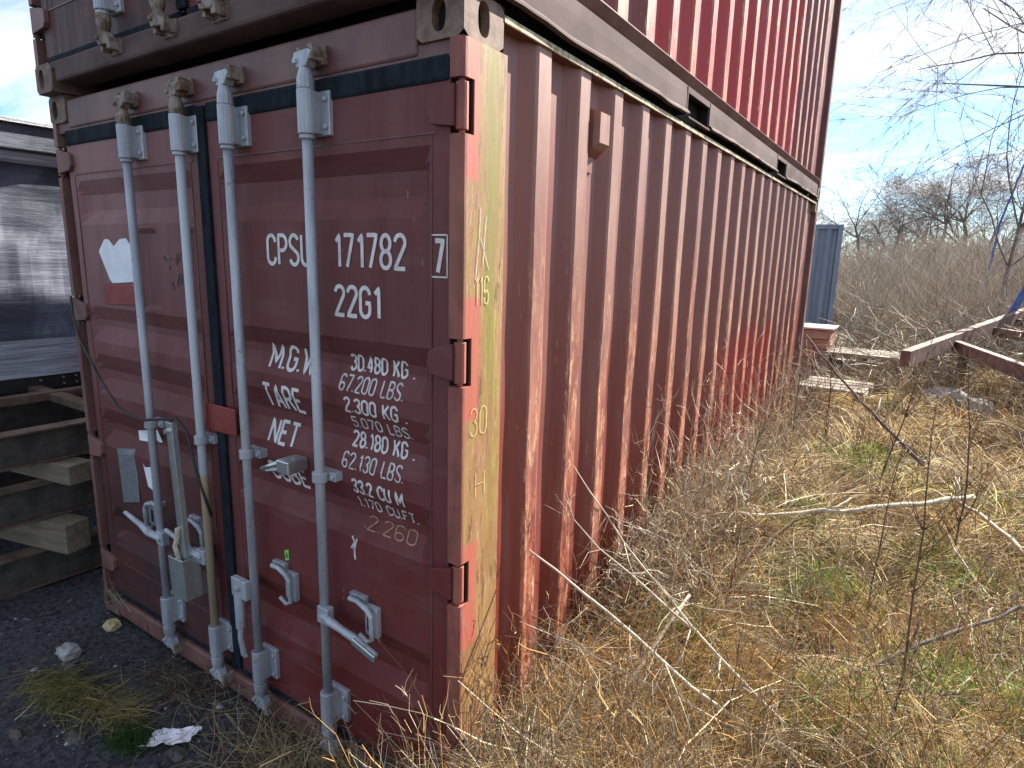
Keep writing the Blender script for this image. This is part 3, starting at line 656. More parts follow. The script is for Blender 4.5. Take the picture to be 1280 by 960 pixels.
def nrm(a): return a/np.maximum(np.linalg.norm(a, axis=-1, keepdims=True), 1e-9)
def fence_in(P, start):
    """keep stems out of the container's body"""
    ins = (P[..., 0] < .004) & (P[..., 1] > -.004) & (P[..., 1] < 6.1) & (P[..., 0] > -2.45)
    sx = (start[:, 0] > 0)[:, None] & np.ones(P.shape[:2], bool)
    P[..., 0] = np.where(ins & sx, .004+.02*np.abs(np.sin(P[..., 2]*40)), P[..., 0]); P[..., 1] = np.where(ins & ~sx, -.006, P[..., 1]); return P
def ribbons(name, P, d0, d1, L, w, nseg, col, mat, taper=.75, wig=.0, tip=None):
    N = len(P); t = np.linspace(0, 1, nseg+1)
    mid = (t[:-1]+t[1:])/2
    T = nrm(d0[:, None]*(1-mid)[None, :, None]+d1[:, None]*mid[None, :, None]+wig*rng.normal(size=(N, nseg, 3)))
    pts = np.concatenate([P[:, None], P[:, None]+np.cumsum(T*(L/nseg)[:, None, None], 1)], 1)
    pts = fence_in(pts, P)
    Sd = nrm(np.cross(nrm(d0+d1+1e-4), rng.normal(size=(N, 3))))
    wd = w[:, None]*(1-taper*t[None])*.5
    A = pts+Sd[:, None]*wd[..., None]; B = pts-Sd[:, None]*wd[..., None]
    V = np.stack([A, B], 2).reshape(-1, 3); k = 2*(nseg+1)
    base = (np.arange(N)*k)[:, None]+2*np.arange(nseg)[None]
    F = np.stack([base, base+1, base+3, base+2], -1).reshape(-1, 4)
    C = np.repeat(col, k, 0)
    return np_mesh(name, V, F, mat, C), pts
def dirs(N, e0, e1, az=None):
    a = rng.uniform(0, 2*np.pi, N) if az is None else az; e = np.radians(rng.uniform(e0, e1, N))
    return np.stack([np.cos(a)*np.cos(e), np.sin(a)*np.cos(e), np.sin(e)], -1)
def polar(N, r0, r1, a0=-52, a1=24, p=1.0):
    u = rng.random(N); r = r0*(r1/r0)**(u**p); a = np.radians(rng.uniform(a0, a1, N))
    x = CAM.x+r*np.sin(a); y = CAM.y+r*np.cos(a); return x, y
def valid(x, y): return ~((x < .0) & (y > -.02) & (y < 6.1) & (x > -2.46))
def pal(N, cols, wts, j=.18):
    c = np.array(cols)[rng.choice(len(cols), N, p=np.array(wts)/sum(wts))]; return np.clip(c*(1+j*rng.normal(size=(N, 1))), .01, .9)
STRAW, PALE, ORANGE, GREYB, BROWN, GREEN = (.50, .36, .16), (.68, .56, .35), (.42, .23, .08), (.28, .23, .17), (.13, .08, .045), (.15, .28, .03)
# matted dry grass
x, y = polar(330000, .75, 15, p=.95); ok = valid(x, y) & ((x > -.12) | (y > 6.1)); x, y = x[ok], y[ok]
N = len(x); cl = vnoise(x, y, 1.7, 7); cl2 = vnoise(x, y, .9, 8); r = np.hypot(x-CAM.x, y-CAM.y)
keep = rng.random(N) < (.10+1.1*cl)*(.05+1.4*sst(.25, .7, vnoise(x, y, 3.6, 15))); x, y, cl, cl2, r = x[keep], y[keep], cl[keep], cl2[keep], r[keep]; N = len(x)
z = Hh(x, y)-.01+rng.random(N)**2*.10
col = pal(N, (STRAW, PALE, GREYB, BROWN), (4, 3, 3, 4)); og = (cl2 > .72) & (rng.random(N) < .6); col[og] = pal(og.sum(), (ORANGE, STRAW), (3, 1))
az = vnoise(x, y, .8, 12)*9+rng.normal(size=N)*1.1
L = rng.uniform(.10, .38, N)*(1+.25*np.minimum(r, 6)/6)*(.6+.8*cl); wd = rng.uniform(.0016, .0042, N)*np.clip(r/2.6, .8, 2.6)
g, _ = ribbons('dry_grass', np.stack([x, y, z], -1), dirs(N, 5, 85, az), dirs(N, -40, 35, az+rng.normal(size=N)*.7), L, wd, 4, col, 'grass', wig=.12)
tag(g, 'tangled dry straw coloured grass covering the bank beside the container', 'grass', kind='stuff')
# bramble thicket piled against the container side
N = 2800; x = np.abs(rng.normal(size=N))*.22+.02; y = 1.0+np.abs(rng.normal(size=N))*1.5; y = np.where(y > 6.5, 3., y); r = np.hypot(x-CAM.x, y-CAM.y)
z = Hh(x, y)+rng.random(N)**1.5*.34
bg_, bp_ = ribbons('bramble', np.stack([x, y, z], -1), dirs(N, -10, 80), dirs(N, -30, 60), rng.uniform(.12, .42, N), (.0024+.0042*rng.random(N)**2)*np.clip(r/3, .8, 2), 7, pal(N, (PALE, (.56, .51, .42), GREYB, BROWN), (4, 4, 2, 2)), 'twigs', .5, wig=.32)
tag(bg_, 'pale tangled bramble twigs piled against the container side', 'brambles', kind='stuff')
src = bp_[:, 2:].reshape(-1, 3)[rng.random(N*6) < .28]; N = len(src)
g, _ = ribbons('bramble', src, dirs(N, -20, 80), dirs(N, -10, 80), rng.uniform(.02, .10, N), np.full(N, .0024), 2, pal(N, (PALE, GREYB, BROWN), (3, 4, 3)), 'twigs', .5, wig=.2)
tag(g, 'short pale side twigs of the bramble pile', 'brambles', kind='stuff')
# thin stems standing against the far half of the container side
N = 170; y = rng.uniform(1.2, 6.0, N); x = rng.uniform(.03, .30, N); r = np.hypot(x-CAM.x, y-CAM.y)
sg_, sp2 = ribbons('upright_weeds', np.stack([x, y, Hh(x, y)], -1), dirs(N, 60, 88), dirs(N, 30, 85), rng.uniform(.45, 1.15, N), rng.uniform(.003, .006, N)*np.clip(r/3, .8, 2), 8, pal(N, (GREYB, (.50, .42, .30), BROWN), (3, 4, 1)), 'twigs', .6, wig=.15)
tag(sg_, 'thin dry stems standing against the container ridges', 'weeds', kind='stuff')
src = np.repeat(sp2[:, 2:].reshape(-1, 3), 2, 0); N = len(src)
g, _ = ribbons('weed_side_twigs', src, dirs(N, 0, 75), dirs(N, 10, 85), rng.uniform(.05, .22, N), np.full(N, .0038), 3, pal(N, (GREYB, (.50, .42, .30), BROWN), (3, 4, 2)), 'twigs', .5, wig=.2)
tag(g, 'side twigs of the stems along the container ridges', 'weeds', kind='stuff')
# low leafy weeds
cx = np.array([(1.32, .62), (1.15, .50), (1.5, .85), (1.75, 1.0), (1.0, .98), (.9, 2.0), (1.5, 1.9), (.25, 2.6), (1.7, 2.7)]); w_ = rng.integers(0, len(cx), 2600); x = cx[w_, 0]+rng.normal(size=2600)*.13; y = cx[w_, 1]+rng.normal(size=2600)*.11
ok = x > .03; x, y = x[ok], y[ok]; N = len(x)
g, _ = ribbons('leafy_weeds', np.stack([x, y, Hh(x, y)+.02+.07*rng.random(N)], -1), dirs(N, -10, 60), dirs(N, -30, 30), rng.uniform(.02, .045, N), rng.uniform(.010, .020, N), 3, pal(N, ((.10, .20, .05), (.16, .26, .10), (.22, .30, .16)), (3, 3, 1)), 'grass', taper=.6, wig=.15)
tag(g, 'low green leafy weeds in the hollows of the dead grass', 'weeds', kind='stuff')
# green shoots in patches
px = [(1.0, .80, .22), (.62, .62, .16), (1.3, 1.3, .2), (.45, 1.0, .14), (1.6, 1.2, .2), (.85, 1.9, .25), (.36, .36, .1), (1.2, 2.6, .35), (.5, 2.6, .25), (1.75, 3.6, .5), (.8, 4.2, .5), (1.35, .55, .15)]
xs, ys = [], []
for a, b, s in px: k = int(950*(s/.2)); xs.append(a+rng.normal(size=k)*s*.55); ys.append(b+rng.normal(size=k)*s*.55)
x = np.concatenate(xs); y = np.concatenate(ys); ok = valid(x, y) & (x > .02); x, y = x[ok], y[ok]; N = len(x)
g, _ = ribbons('green_grass', np.stack([x, y, Hh(x, y)], -1), dirs(N, 50, 88), dirs(N, 0, 60), rng.uniform(.08, .26, N), rng.uniform(.003, .006, N), 4, pal(N, (GREEN, (.2, .32, .05), (.10, .17, .04)), (3, 2, 1)), 'grass', wig=.08)
tag(g, 'fresh green grass shoots pushing through the dead straw', 'grass', kind='stuff')
# dead stalks and twigs lying criss-cross
x, y = polar(13000, .9, 13); ok = valid(x, y) & ((x > 0) | (y > 6.1)); x, y = x[ok], y[ok]; N = len(x); r = np.hypot(x-CAM.x, y-CAM.y)
pile = np.exp(-((x-.25)/.45)**2)*np.exp(-((y-2.2)/1.5)**2)
z = Hh(x, y)+rng.random(N)*(.10+.22*pile)
a = rng.uniform(0, 2*np.pi, N)
g, _ = ribbons('dead_stalks', np.stack([x, y, z], -1), dirs(N, -5, 45, a), dirs(N, -25, 30, a+rng.normal(size=N)*.4), rng.uniform(.2, .65, N)*(1+.15*r/4), (.0022+.0042*rng.random(N)**2.5)*np.clip(r/3, .75, 2.2), 6,
               pal(N, (PALE, (.42, .38, .31), GREYB, BROWN), (2, 3, 4, 4)), 'twigs', .5, wig=.10)
tag(g, 'grey and straw coloured dead stalks lying criss cross over the grass', 'dead stalks', kind='stuff')
# tussocks: blades arching out of shared roots
K = 520; tx, ty = polar(K, 1.1, 12); ok = valid(tx, ty) & (tx > .02); tx, ty = tx[ok], ty[ok]; K = len(tx); nb_ = 130
x = np.repeat(tx, nb_)+rng.normal(size=K*nb_)*.028; y = np.repeat(ty, nb_)+rng.normal(size=K*nb_)*.028; N = len(x); ok = valid(x, y)
lean = np.repeat(rng.uniform(0, 6.28, K), nb_); hgt = np.repeat(rng.uniform(.5, 1.6, K), nb_); r = np.hypot(x-CAM.x, y-CAM.y)
cc = np.array((STRAW, PALE, ORANGE, BROWN, (.30, .33, .10)))[np.repeat(rng.choice(5, K, p=(.38, .27, .10, .14, .11)), nb_)]*(1+.22*rng.normal(size=(N, 1)))
d0 = nrm(dirs(N, 35, 85)+.35*np.stack([np.cos(lean), np.sin(lean), 0*lean], -1)); d1 = nrm(d0*np.array([1, 1, -.35])+.7*np.stack([np.cos(lean), np.sin(lean), -.2+0*lean], -1))
g, _ = ribbons('dry_tussocks', np.stack([x, y, Hh(x, y)-.01], -1)[ok], d0[ok], d1[ok], (rng.uniform(.14, .40, N)*hgt)[ok], (rng.uniform(.002, .0042, N)*np.clip(r/2.6, .8, 2.4))[ok], 5, np.clip(cc, .02, .9)[ok], 'grass', wig=.07)
tag(g, 'arching tussocks of dead straw and orange brown grass', 'grass', kind='stuff')
# upright weeds with small seed heads
x, y = polar(3800, 1.0, 13); ok = valid(x, y) & (x > .03); x, y = x[ok], y[ok]; N = len(x); r = np.hypot(x-CAM.x, y-CAM.y)
wg, wp = ribbons('upright_weeds', np.stack([x, y, Hh(x, y)], -1), dirs(N, 62, 88), dirs(N, 35, 85), rng.uniform(.25, .7, N), rng.uniform(.002, .0045, N)*np.clip(r/3, .8, 2.2), 6, pal(N, (BROWN, ORANGE, GREYB), (3, 2, 2)), 'twigs', .6, wig=.16)
tag(wg, 'thin upright brown weed stems standing above the grass', 'weeds', kind='stuff')
k = 7; src = np.repeat(wp[:, 3:, :].reshape(-1, 3), 2, 0); N = len(src)
g, _ = ribbons('weed_side_twigs', src, dirs(N, 15, 75), dirs(N, 20, 85), rng.uniform(.03, .13, N), np.full(N, .0026), 2, pal(N, (BROWN, ORANGE, GREYB, STRAW), (3, 2, 2, 1)), 'twigs', .5, wig=.1)
tag(g, 'fine side twigs and seed heads of the standing weeds', 'weeds', kind='stuff')
# grass in front of the near corner and tufts on the gravel
def patch_grass(name, cx, cy, sx, sy, N, e, L, cols, wts, label, wdt=(.002, .004), angle=None):
    x = cx+rng.normal(size=N)*sx; y = cy+rng.normal(size=N)*sy; ok = valid(x, y); x, y = x[ok], y[ok]; N = len(x)
    az = None if angle is None else angle+rng.normal(size=N)*.7
    g, _ = ribbons(name, np.stack([x, y, Hh(x, y)+.005+.03*rng.random(N)], -1), dirs(N, *e, az), dirs(N, -30, 25, az), rng.uniform(*L, N), rng.uniform(*wdt, N), 4, pal(N, cols, wts), 'grass', wig=.1)
    return tag(g, label, 'grass', kind='stuff')
patch_grass('dry_grass', -.42, -.16, .26, .09, 2600, (0, 60), (.1, .4), (STRAW, GREYB, BROWN, PALE), (3, 3, 2, 2), 'dry straw spilling from under the right container door')
patch_grass('dry_grass', .0, -.2, .15, .12, 2200, (0, 75), (.1, .35), (STRAW, GREYB, ORANGE, PALE), (3, 2, 2, 2), 'dry grass at the foot of the front corner post')
patch_grass('grass_tuft', -1.90, -.42, .11, .045, 800, (5, 55), (.06, .2), ((.30, .28, .12), STRAW, (.16, .18, .06)), (2, 2, 2), 'yellowish flattened grass tuft on the dark gravel', angle=-.4)
patch_grass('grass_tuft', -1.62, -.36, .12, .03, 420, (0, 30), (.08, .2), ((.30, .28, .12), STRAW), (2, 2), 'straw coloured flattened tuft beside the yellowish one', angle=0.2)
patch_grass('grass_tuft', -1.335, -.40, .055, .035, 900, (25, 85), (.02, .06), ((.035, .08, .02), (.05, .12, .03)), (1, 1), 'small dark green tuft left of the white scrap', (.002, .004))
patch_grass('grass_tuft', -1.50, -.12, .13, .05, 500, (0, 50), (.05, .15), (BROWN, GREYB), (1, 1), 'brown withered tuft below the left door')

# ------------------------------------------------------------------ gravel and small things at the left
ico = bpy.data.meshes.new('tmp'); import bmesh
bm = bmesh.new(); bmesh.ops.create_icosphere(bm, subdivisions=1, radius=1); IV = np.array([v.co[:] for v in bm.verts]); IF = np.array([[v.index for v in f.verts] for f in bm.faces]); bm.free()
N = 9500; r = .7*(7/.7)**rng.random(N); a = np.radians(rng.uniform(-100, -38, N)); x = CAM.x+r*np.sin(a); y = CAM.y+r*np.cos(a); ok = valid(x, y) & (x < -.5); x, y = x[ok], y[ok]; N = len(x)
s = .003+.016*rng.random(N)**11+.004*rng.random(N); sc = np.stack([s*rng.uniform(.7, 1.5, N), s*rng.uniform(.7, 1.5, N), s*rng.uniform(.4, .8, N)], -1)
ang = rng.uniform(0, 6.28, N); jit = 1+.22*rng.normal(size=(N, len(IV), 1)); P = IV[None]*jit*sc[:, None]
ca, sa = np.cos(ang)[:, None], np.sin(ang)[:, None]; P = np.stack([P[..., 0]*ca-P[..., 1]*sa, P[..., 0]*sa+P[..., 1]*ca, P[..., 2]], -1)
P = P+np.stack([x, y, Hh(x, y)+s*.1], -1)[:, None]
F = (IF[None]+(np.arange(N)*len(IV))[:, None, None]).reshape(-1, 3); col = pal(N, ((.045, .047, .055), (.10, .10, .11), (.32, .32, .34)), (5, 4, 1.2), .25)
g = np_mesh('gravel', P.reshape(-1, 3), F, 'gravel', np.repeat(col, len(IV), 0)); tag(g, 'dark grey gravel and crumbs strewn over the shaded ground', 'gravel', kind='stuff')
def rock(name, loc, sc, mat, seed, sub=3, rz=0, flat=0):
    bm = bmesh.new(); bmesh.ops.create_icosphere(bm, subdivisions=sub, radius=1)
    for v in bm.verts:
        n = mnoise.noise(v.co*1.3+Vector((seed, 0, 0)))*.45+mnoise.noise(v.co*3.1+Vector((seed, 5, 0)))*.18
        v.co = v.co*(1+n); v.co = Vector((max(-.8, min(.8, v.co.x)), max(-.8, min(.8, v.co.y)), v.co.z))
        v.co.x *= sc[0]; v.co.y *= sc[1]; v.co.z *= sc[2]
    me = bpy.data.meshes.new(name); bm.to_mesh(me); bm.free(); me.materials.append(MAT[mat]); o = bpy.data.objects.new(name, me); o.location = loc; o.rotation_euler.z = rz; return link(o)
def gz(x, y): return float(Hh(x, y))
tag(rock('stone', (-2.25, -.055, gz(-2.25, -.05)+.015), (.055, .04, .03), 'stoney', 2), 'small yellowish stone on the dark ground by the left door', 'stone')
tag(rock('stone', (-2.18, -.28, gz(-2.18, -.28)+.01), (.07, .05, .035), 'stonegrey', 5), 'grey stone on the gravel left of the container', 'stone')
for i, (x, y, s, lb) in enumerate(((-1.45, -.33, .06, 'flat dark rock between the tufts below the left door'), (-1.13, -.32, .05, 'dark rock right of the white scrap'), (-1.78, -.62, .05, 'dark stone in the lower left corner'), (-1.55, -.5, .06, 'flat grey stone embedded below the flattened tuft'))):
    tag(rock('stone', (x, y, gz(x, y)-.005), (s, s*.7, s*.45), MAT_k := 'rustbeam', 9+i), lb, 'stone')
# crumpled white scrap
bm = bmesh.new(); bmesh.ops.create_grid(bm, x_segments=16, y_segments=12, size=1)
for v in bm.verts:
    a = math.atan2(v.co.y, v.co.x); rr = 1+.35*mnoise.noise(Vector((math.cos(a)*2, math.sin(a)*2, 5)))
    n = mnoise.noise(v.co*2.3)*.016+mnoise.noise(v.co*6)*.007
    v.co = Vector((v.co.x*.085*rr, v.co.y*.042*rr+v.co.x*.02, n+.022))
me = bpy.data.meshes.new('paper_scrap'); bm.to_mesh(me); bm.free(); me.materials.append(MAT['paper']); o = link(bpy.data.objects.new('paper_scrap', me)); o.location = (-1.21, -.295, gz(-1.21, -.3)); o.rotation_euler.z = .5
s_ = o.modifiers.new('s', 'SOLIDIFY'); s_.thickness = .002
tag(o, 'crumpled white scrap of paper lying on the dark ground', 'scrap')
def stick(name, pts, r0, r1, mat, label, cat='branch', n=7, subs=0, seed=0, group=None):
    pts = [Vector(p) for p in pts]; k = len(pts)
    fine = []; rn = random.Random(seed)
    for i in range(k-1):
        m_ = max(2, int((pts[i+1]-pts[i]).length/.10))
        for j in range(m_):
            p = pts[i].lerp(pts[i+1], j/m_)+Vector((rn.gauss(0, 1), rn.gauss(0, 1), rn.gauss(0, 1)))*(.0045 if j else 0); fine.append(p)
    fine.append(pts[-1]); K = len(fine); rad = [r0+(r1-r0)*(i/(K-1)) for i in range(K)]
    mb = MB().tube(fine, rad, n)
    for s in range(subs):
        i = rn.randrange(int(K*.15), K-1); p = fine[i]; t = (fine[min(i+1, K-1)]-fine[i-1]).normalized()
        d = (t*.8+Vector((rn.gauss(0, 1), rn.gauss(0, 1), abs(rn.gauss(0, .8)))).normalized()*.8).normalized(); l = rn.uniform(.08, .3)
        q1 = p+d*l*.5; d2 = (d+Vector((rn.gauss(0, .2), rn.gauss(0, .2), rn.gauss(0, .2)))).normalized(); q2 = q1+d2*l*.5
        mb.tube([p, q1, q2], [rad[i]*.55, rad[i]*.4, rad[i]*.18], 5)
        if rn.random() < .7: d3 = (d2+Vector((rn.gauss(0, .6), rn.gauss(0, .6), rn.gauss(0, .6)))).normalized(); mb.tube([q1, q1+d3*l*.4], [rad[i]*.35, rad[i]*.15], 4)
    o = mb.build(name, mat, smooth=True); return tag(o, label, cat, group)
stick('twig', [(-2.01, -.30, .0), (-1.75, -.32, .015), (-1.5, -.34, .01)], .006, .004, 'cable', 'thin dark twig lying across the flattened tuft', 'twig', seed=2)
stick('dry_stem', [(-1.99, -.40, .01), (-1.86, -.52, .03), (-1.80, -.62, .02)], .003, .002, 'palebranch', 'pale dry stem at the left edge of the gravel', 'stem', seed=3)
# fallen branches on the bank
stick('fallen_branch', [(.045, .33, .93), (.30, .42, .75), (.60, .46, .56), (.86, .50, .46), (1.12, .52, .40), (1.3, .5, .36)], .0035, .010, 'palebranch', 'long pale dead branch reaching from the container side down across the grass', n=8, subs=10, seed=4)
stick('fallen_branch', [(.10, .55, .98), (.30, .62, .80), (.55, .68, .62)], .002, .006, 'palebranch', 'thin forked pale twig above the long pale branch', subs=8, seed=5)
stick('fallen_branch', [(.06, .26, .70), (.35, .36, .60), (.70, .46, .48), (1.0, .52, .42)], .002, .006, 'palebranch', 'thin pale twig fanning out below the long pale branch', subs=12, seed=51)
stick('fallen_branch', [(.05, .62, 1.16), (.28, .60, .92), (.55, .58, .70), (.88, .54, .50)], .002, .006, 'palebranch', 'uppermost pale twig of the fan crossing the container ridges', subs=12, seed=52)
stick('fallen_branch', [(.26, 4.4, 1.35), (.55, 4.15, 1.08), (.90, 3.9, .80), (1.2, 3.6, .60)], .007, .014, 'bark', 'dark slanting branch in front of the timber stack', subs=7, seed=6)
stick('fallen_branch', [(.10, 1.75, .62), (.5, 2.0, .60), (.9, 2.4, .60), (1.45, 3.0, .62)], .010, .016, 'palebranch', 'straight bleached stick lying level across the bank', subs=5, seed=8)
stick('fallen_branch', [(.35, .42, .42), (.40, .60, .52), (.46, .85, .66)], .009, .006, 'palebranch', 'short pale broken stick standing out of the grass near the front', subs=3, seed=9)
stick('fallen_branch', [(1.35, 3.2, .55), (1.6, 2.6, .55), (1.8, 1.9, .48)], .010, .016, 'palebranch', 'grey bent branch in the grass at the right edge', subs=7, seed=10)
stick('fallen_branch', [(.60, .62, .34), (.95, .95, .42), (1.25, 1.35, .50), (1.6, 1.7, .62)], .011, .007, 'bark', 'dark branch leaning to the right above the grass in the foreground', subs=6, seed=11)
def fr(k): return k
stick('fallen_branch', [(.9, 5.0, .55), (.98, 4.8, .95), (1.05, 4.75, 1.1)], .012, .006, 'palebranch', 'grey crooked branch standing near the steel frame', subs=8, seed=12)
# saplings
def sapling(x, y, h, lean, label, seed, r0=.006, nb=14):
    rn = random.Random(seed); z = gz(x, y); pts = []; p = Vector((x, y, z-.03)); d = Vector((lean[0], lean[1], 1)).normalized(); k = 12
    T = empty('sapling', (x, y, z)); tag(T, label, 'sapling', 'bare saplings in the grass')
    for i in range(k+1):
        pts.append(p-Vector((x, y, z))); p = p+d*h/k; d = (d+Vector((rn.gauss(0, .05), rn.gauss(0, .05), .02))).normalized()
    MB().tube(pts, [r0*(1-.8*i/k) for i in range(k+1)], 7).build('stem', 'redstem', T, smooth=True)
    mb = MB()
    for b in range(nb):
        i = rn.randrange(2, k); q0 = pts[i]; a = rn.uniform(0, 6.28); e = rn.uniform(.7, 1.3); dd = Vector((math.cos(a)*math.cos(e), math.sin(a)*math.cos(e), math.sin(e))); l = rn.uniform(.12, .42)*h*(1-i/k*.5)
        pr_ = [q0]; rr = r0*(1-.8*i/k)*.55
        for s in range(4): pr_.append(pr_[-1]+dd*l/4); dd = (dd+Vector((rn.gauss(0, .12), rn.gauss(0, .12), .08))).normalized()
        mb.tube(pr_, [rr, rr*.85, rr*.65, rr*.5, rr*.25], 5)
        for s in range(3):
            j = rn.randrange(1, 4); a2 = rn.uniform(0, 6.28); d2 = Vector((math.cos(a2)*.6, math.sin(a2)*.6, .8)).normalized(); mb.tube([pr_[j], pr_[j]+d2*l*.25], [rr*.4, rr*.15], 4)
    mb.build('branch', 'redstem', T, smooth=True)
for a in ((1.15, .78, 1.25, (.0, .05), 'tallest dark bare sapling in the foreground grass, right of centre', 1, .0055, 16),
          (.66, .52, .62, (.06, .05), 'short dark sapling nearest the container side in the foreground', 2, .005, 8),
          (1.62, 1.75, 1.7, (.03, .02), 'tall sapling at the right edge of the photo', 3, .009, 14),
          (1.05, 1.55, 1.1, (-.05, .1), 'thin forked sapling behind the tallest one', 4, .005, 14),
          (.52, 1.25, .75, (.05, .0), 'bushy little sapling beside the container ridges', 5, .004, 14),
          (1.38, 2.7, 1.3, (.0, .0), 'straight brown sapling in the middle of the bank', 6, .007, 14),
          (.33, 2.3, .95, (.08, -.05), 'bare twiggy sapling leaning from the container wall', 7, .005, 16),
          (.95, 3.4, 1.3, (.1, 0), 'sapling in front of the slanting dark branch', 8, .007, 14),
          (1.85, 3.2, 1.6, (-.05, 0), 'sapling behind the tall one at the right edge', 9, .008, 14),
          (.33, 3.6, 1.2, (.12, 0), 'sapling near the far end of the container side', 10, .006, 16),
          (.22, .28, .55, (.05, .02), 'thin dry stem by the corner post', 11, .003, 10),
          (.45, 4.9, 1.3, (.05, 0), 'sapling in front of the stacked timber', 12, .008, 16),
          (2.1, 5.6, 1.8, (.02, 0), 'sapling before the rusty steel frame', 13, .010, 16)): sapling(*a)

# ------------------------------------------------------------------ stack of steel beams, timber and wrapped load on the left
def channel(z0, h, y0, y1, x, label, lean=0):
    T = empty('steel_beam', (x, (y0+y1)/2, z0)); T.rotation_euler.z = lean; yl = (y1-y0)/2; tag(T, label, 'steel beam', 'rusty beams stacked beside the container')
    MB().box(-.012, 0, -yl, yl, .0125, h-.0125).build('web', 'rustbeam', T); MB().box(-.06, .05, -yl, yl, 0, .012).build('flange', 'rustlit', T, bevel=.002); MB().box(-.06, .05, -yl, yl, h-.012, h).build('flange', 'rustlit', T, bevel=.002)
channel(-.02, .215, -1.1, 2.4, -3.02, 'lowest rusty steel beam lying on the ground', -.03)
channel(.38, .21, -1.1, 2.4, -3.04, 'middle rusty steel beam between the timber blocks', .0)
channel(.715, .195, -1.1, 2.4, -3.03, 'uppermost rusty steel beam of the stack', .02)
for (z0, z1, ye, lb, rz) in ((.198, .375, .10, 'lower timber block clamped between the steel beams', .25), (.593, .71, .16, 'upper timber block clamped between the steel beams', .18)):
    o = MB().box(-1.5, .09, -.14, 0, 0, z1-z0).build('timber_block', wood('block '+lb[:5], (.10, .078, .055), (.23, .18, .125), 0), bevel=.006); o.location = (-2.93, ye, z0); o.rotation_euler.z = rz; tag(o, lb, 'timber', 'timber blocks between the beams')
for z_, h_b, lb in ((-.02, .40, 'bottom beam of the rear row under the wrapped load'), (.385, .52, 'upper beam of the rear row under the wrapped load')): channel(z_, h_b, -1.6, 2.4, -4.25, lb)
for z_, h_b, lb in ((-.02, .40, 'bottom beam of the rearmost row behind the others'), (.385, .52, 'upper beam of the rearmost row behind the others')): channel(z_, h_b, -1.6, 2.4, -5.6, lb)
T = empty('steel_frame', (-3.9, .4, .915)); tag(T, 'welded steel ladder frame lying on top of the beam stack', 'steel frame')
MB().box(-.75, .80, -.10, -.02, 0, .05).build('crossbar', 'rustlit', T, bevel=.003)
MB().beam((-.9, -1.4, .03), (-.55, 2.0, .03), .10, .05).build('rail', 'rustlit', T); MB().beam((.2, -1.4, .03), (.1, 2.0, .03), .09, .05).build('rail', 'rustlit', T)
MB().box(-.75, .80, .45, .53, 0, .05).build('crossbar', 'rustlit', T, bevel=.003); MB().box(-.8, .8, -.8, -.72, 0, .05).build('crossbar', 'rustlit', T, bevel=.003)
# wrapped load
T = empty('wrapped_load', (-4.05, .6, .93)); tag(T, 'tall load wrapped in grey stretch film standing on a black base', 'wrapped load')
def wavy(x0, y0, y1, z0, z1, amp, ny=50, nz=40, seed=1, xd=2.0):
    vs = []; fs = []
    for k in range(nz+1):
        for j in range(ny+1):
            y = y0+(y1-y0)*j/ny; z = z0+(z1-z0)*k/nz
            d = amp*(mnoise.noise(Vector((y*2, z*1.4, seed)))+.5*mnoise.noise(Vector((y*1.5, z*9, seed+3)))+.6*mnoise.noise(Vector((y*3+z*4, z*2-y*3, seed+8))))
            vs.append((x0+d, y, z))
    for k in range(nz):
        for j in range(ny): a = k*(ny+1)+j; fs.append((a, a+1, a+ny+2, a+ny+1))
    mb = MB().add(vs, fs); mb.box(x0-xd, x0-.05, y0, y1, z0, z1); return mb
wavy(0, -1.6, 1.6, .36, 1.52, .03).build('film_wrap', 'film', T, smooth=False)
wavy(.02, -1.6, 1.6, .10, .36, .02, 60, 20, 4).build('film_roll', 'silver', T)
MB().box(-2.0, .015, -.62, 1.58, 0, .10).build('base', 'cable', T, bevel=.004)
mb = MB()
for yy, zz in ((-.22, .07), (-.08, .075), (-.0, .075), (-.08, .03), (.0, .03), (.15, .06)): mb.tube([(.014, yy, zz), (.024, yy, zz)], .008, 8)
mb.build('bolt', 'zinc', T)
MB().box(-2.05, .06, -1.7, 1.7, 1.52, 1.60).build('lid', 'silver', T, bevel=.01)
MB().box(-2.08, .10, -1.75, 1.75, 1.60, 1.76).build('cap_board', 'film', T, bevel=.01)
MB().box(-2.1, .13, -1.78, 1.78, 1.76, 1.79).build('cap_edge', 'silver', T, bevel=.004)

# ------------------------------------------------------------------ things behind and to the right
T = empty('blue_container', (-.40, 12.15, .14), R(9)); tag(T, 'blue grey shipping container behind the far end of the red one', 'shipping container')
mb = MB(); ys = []; vs = []; x = -.10; poly = []
k = 0
while x > -2.3: poly += [(x, .05), (x-.06, .05), (x-.11, .0), (x-.17, .0)]; x -= .22
vs = [(px_, py_-.02, zz) for zz in (.1, 2.5) for px_, py_ in poly]; n = len(poly); mb.add(vs, [(i+1, i, n+i, n+i+1) for i in range(n-1)]).build('end_wall', 'bluebox', T)
MB().box(-.09, 0, -.03, .07, 0, 2.59).build('corner_post', 'bluebox', T, bevel=.01); MB().box(-2.44, -2.35, -.03, .07, 0, 2.59).build('corner_post', 'bluebox', T, bevel=.01)
MB().box(-2.345, -.095, -.028, .07, 2.5, 2.59).build('top_rail', 'bluebox', T, bevel=.005); MB().box(-2.345, -.095, -.028, .07, 0, .1).build('bottom_rail', 'bluebox', T, bevel=.005)
MB().box(-2.42, -.015, .075, 6.0, .02, 2.57).build('body', 'bluebox', T)
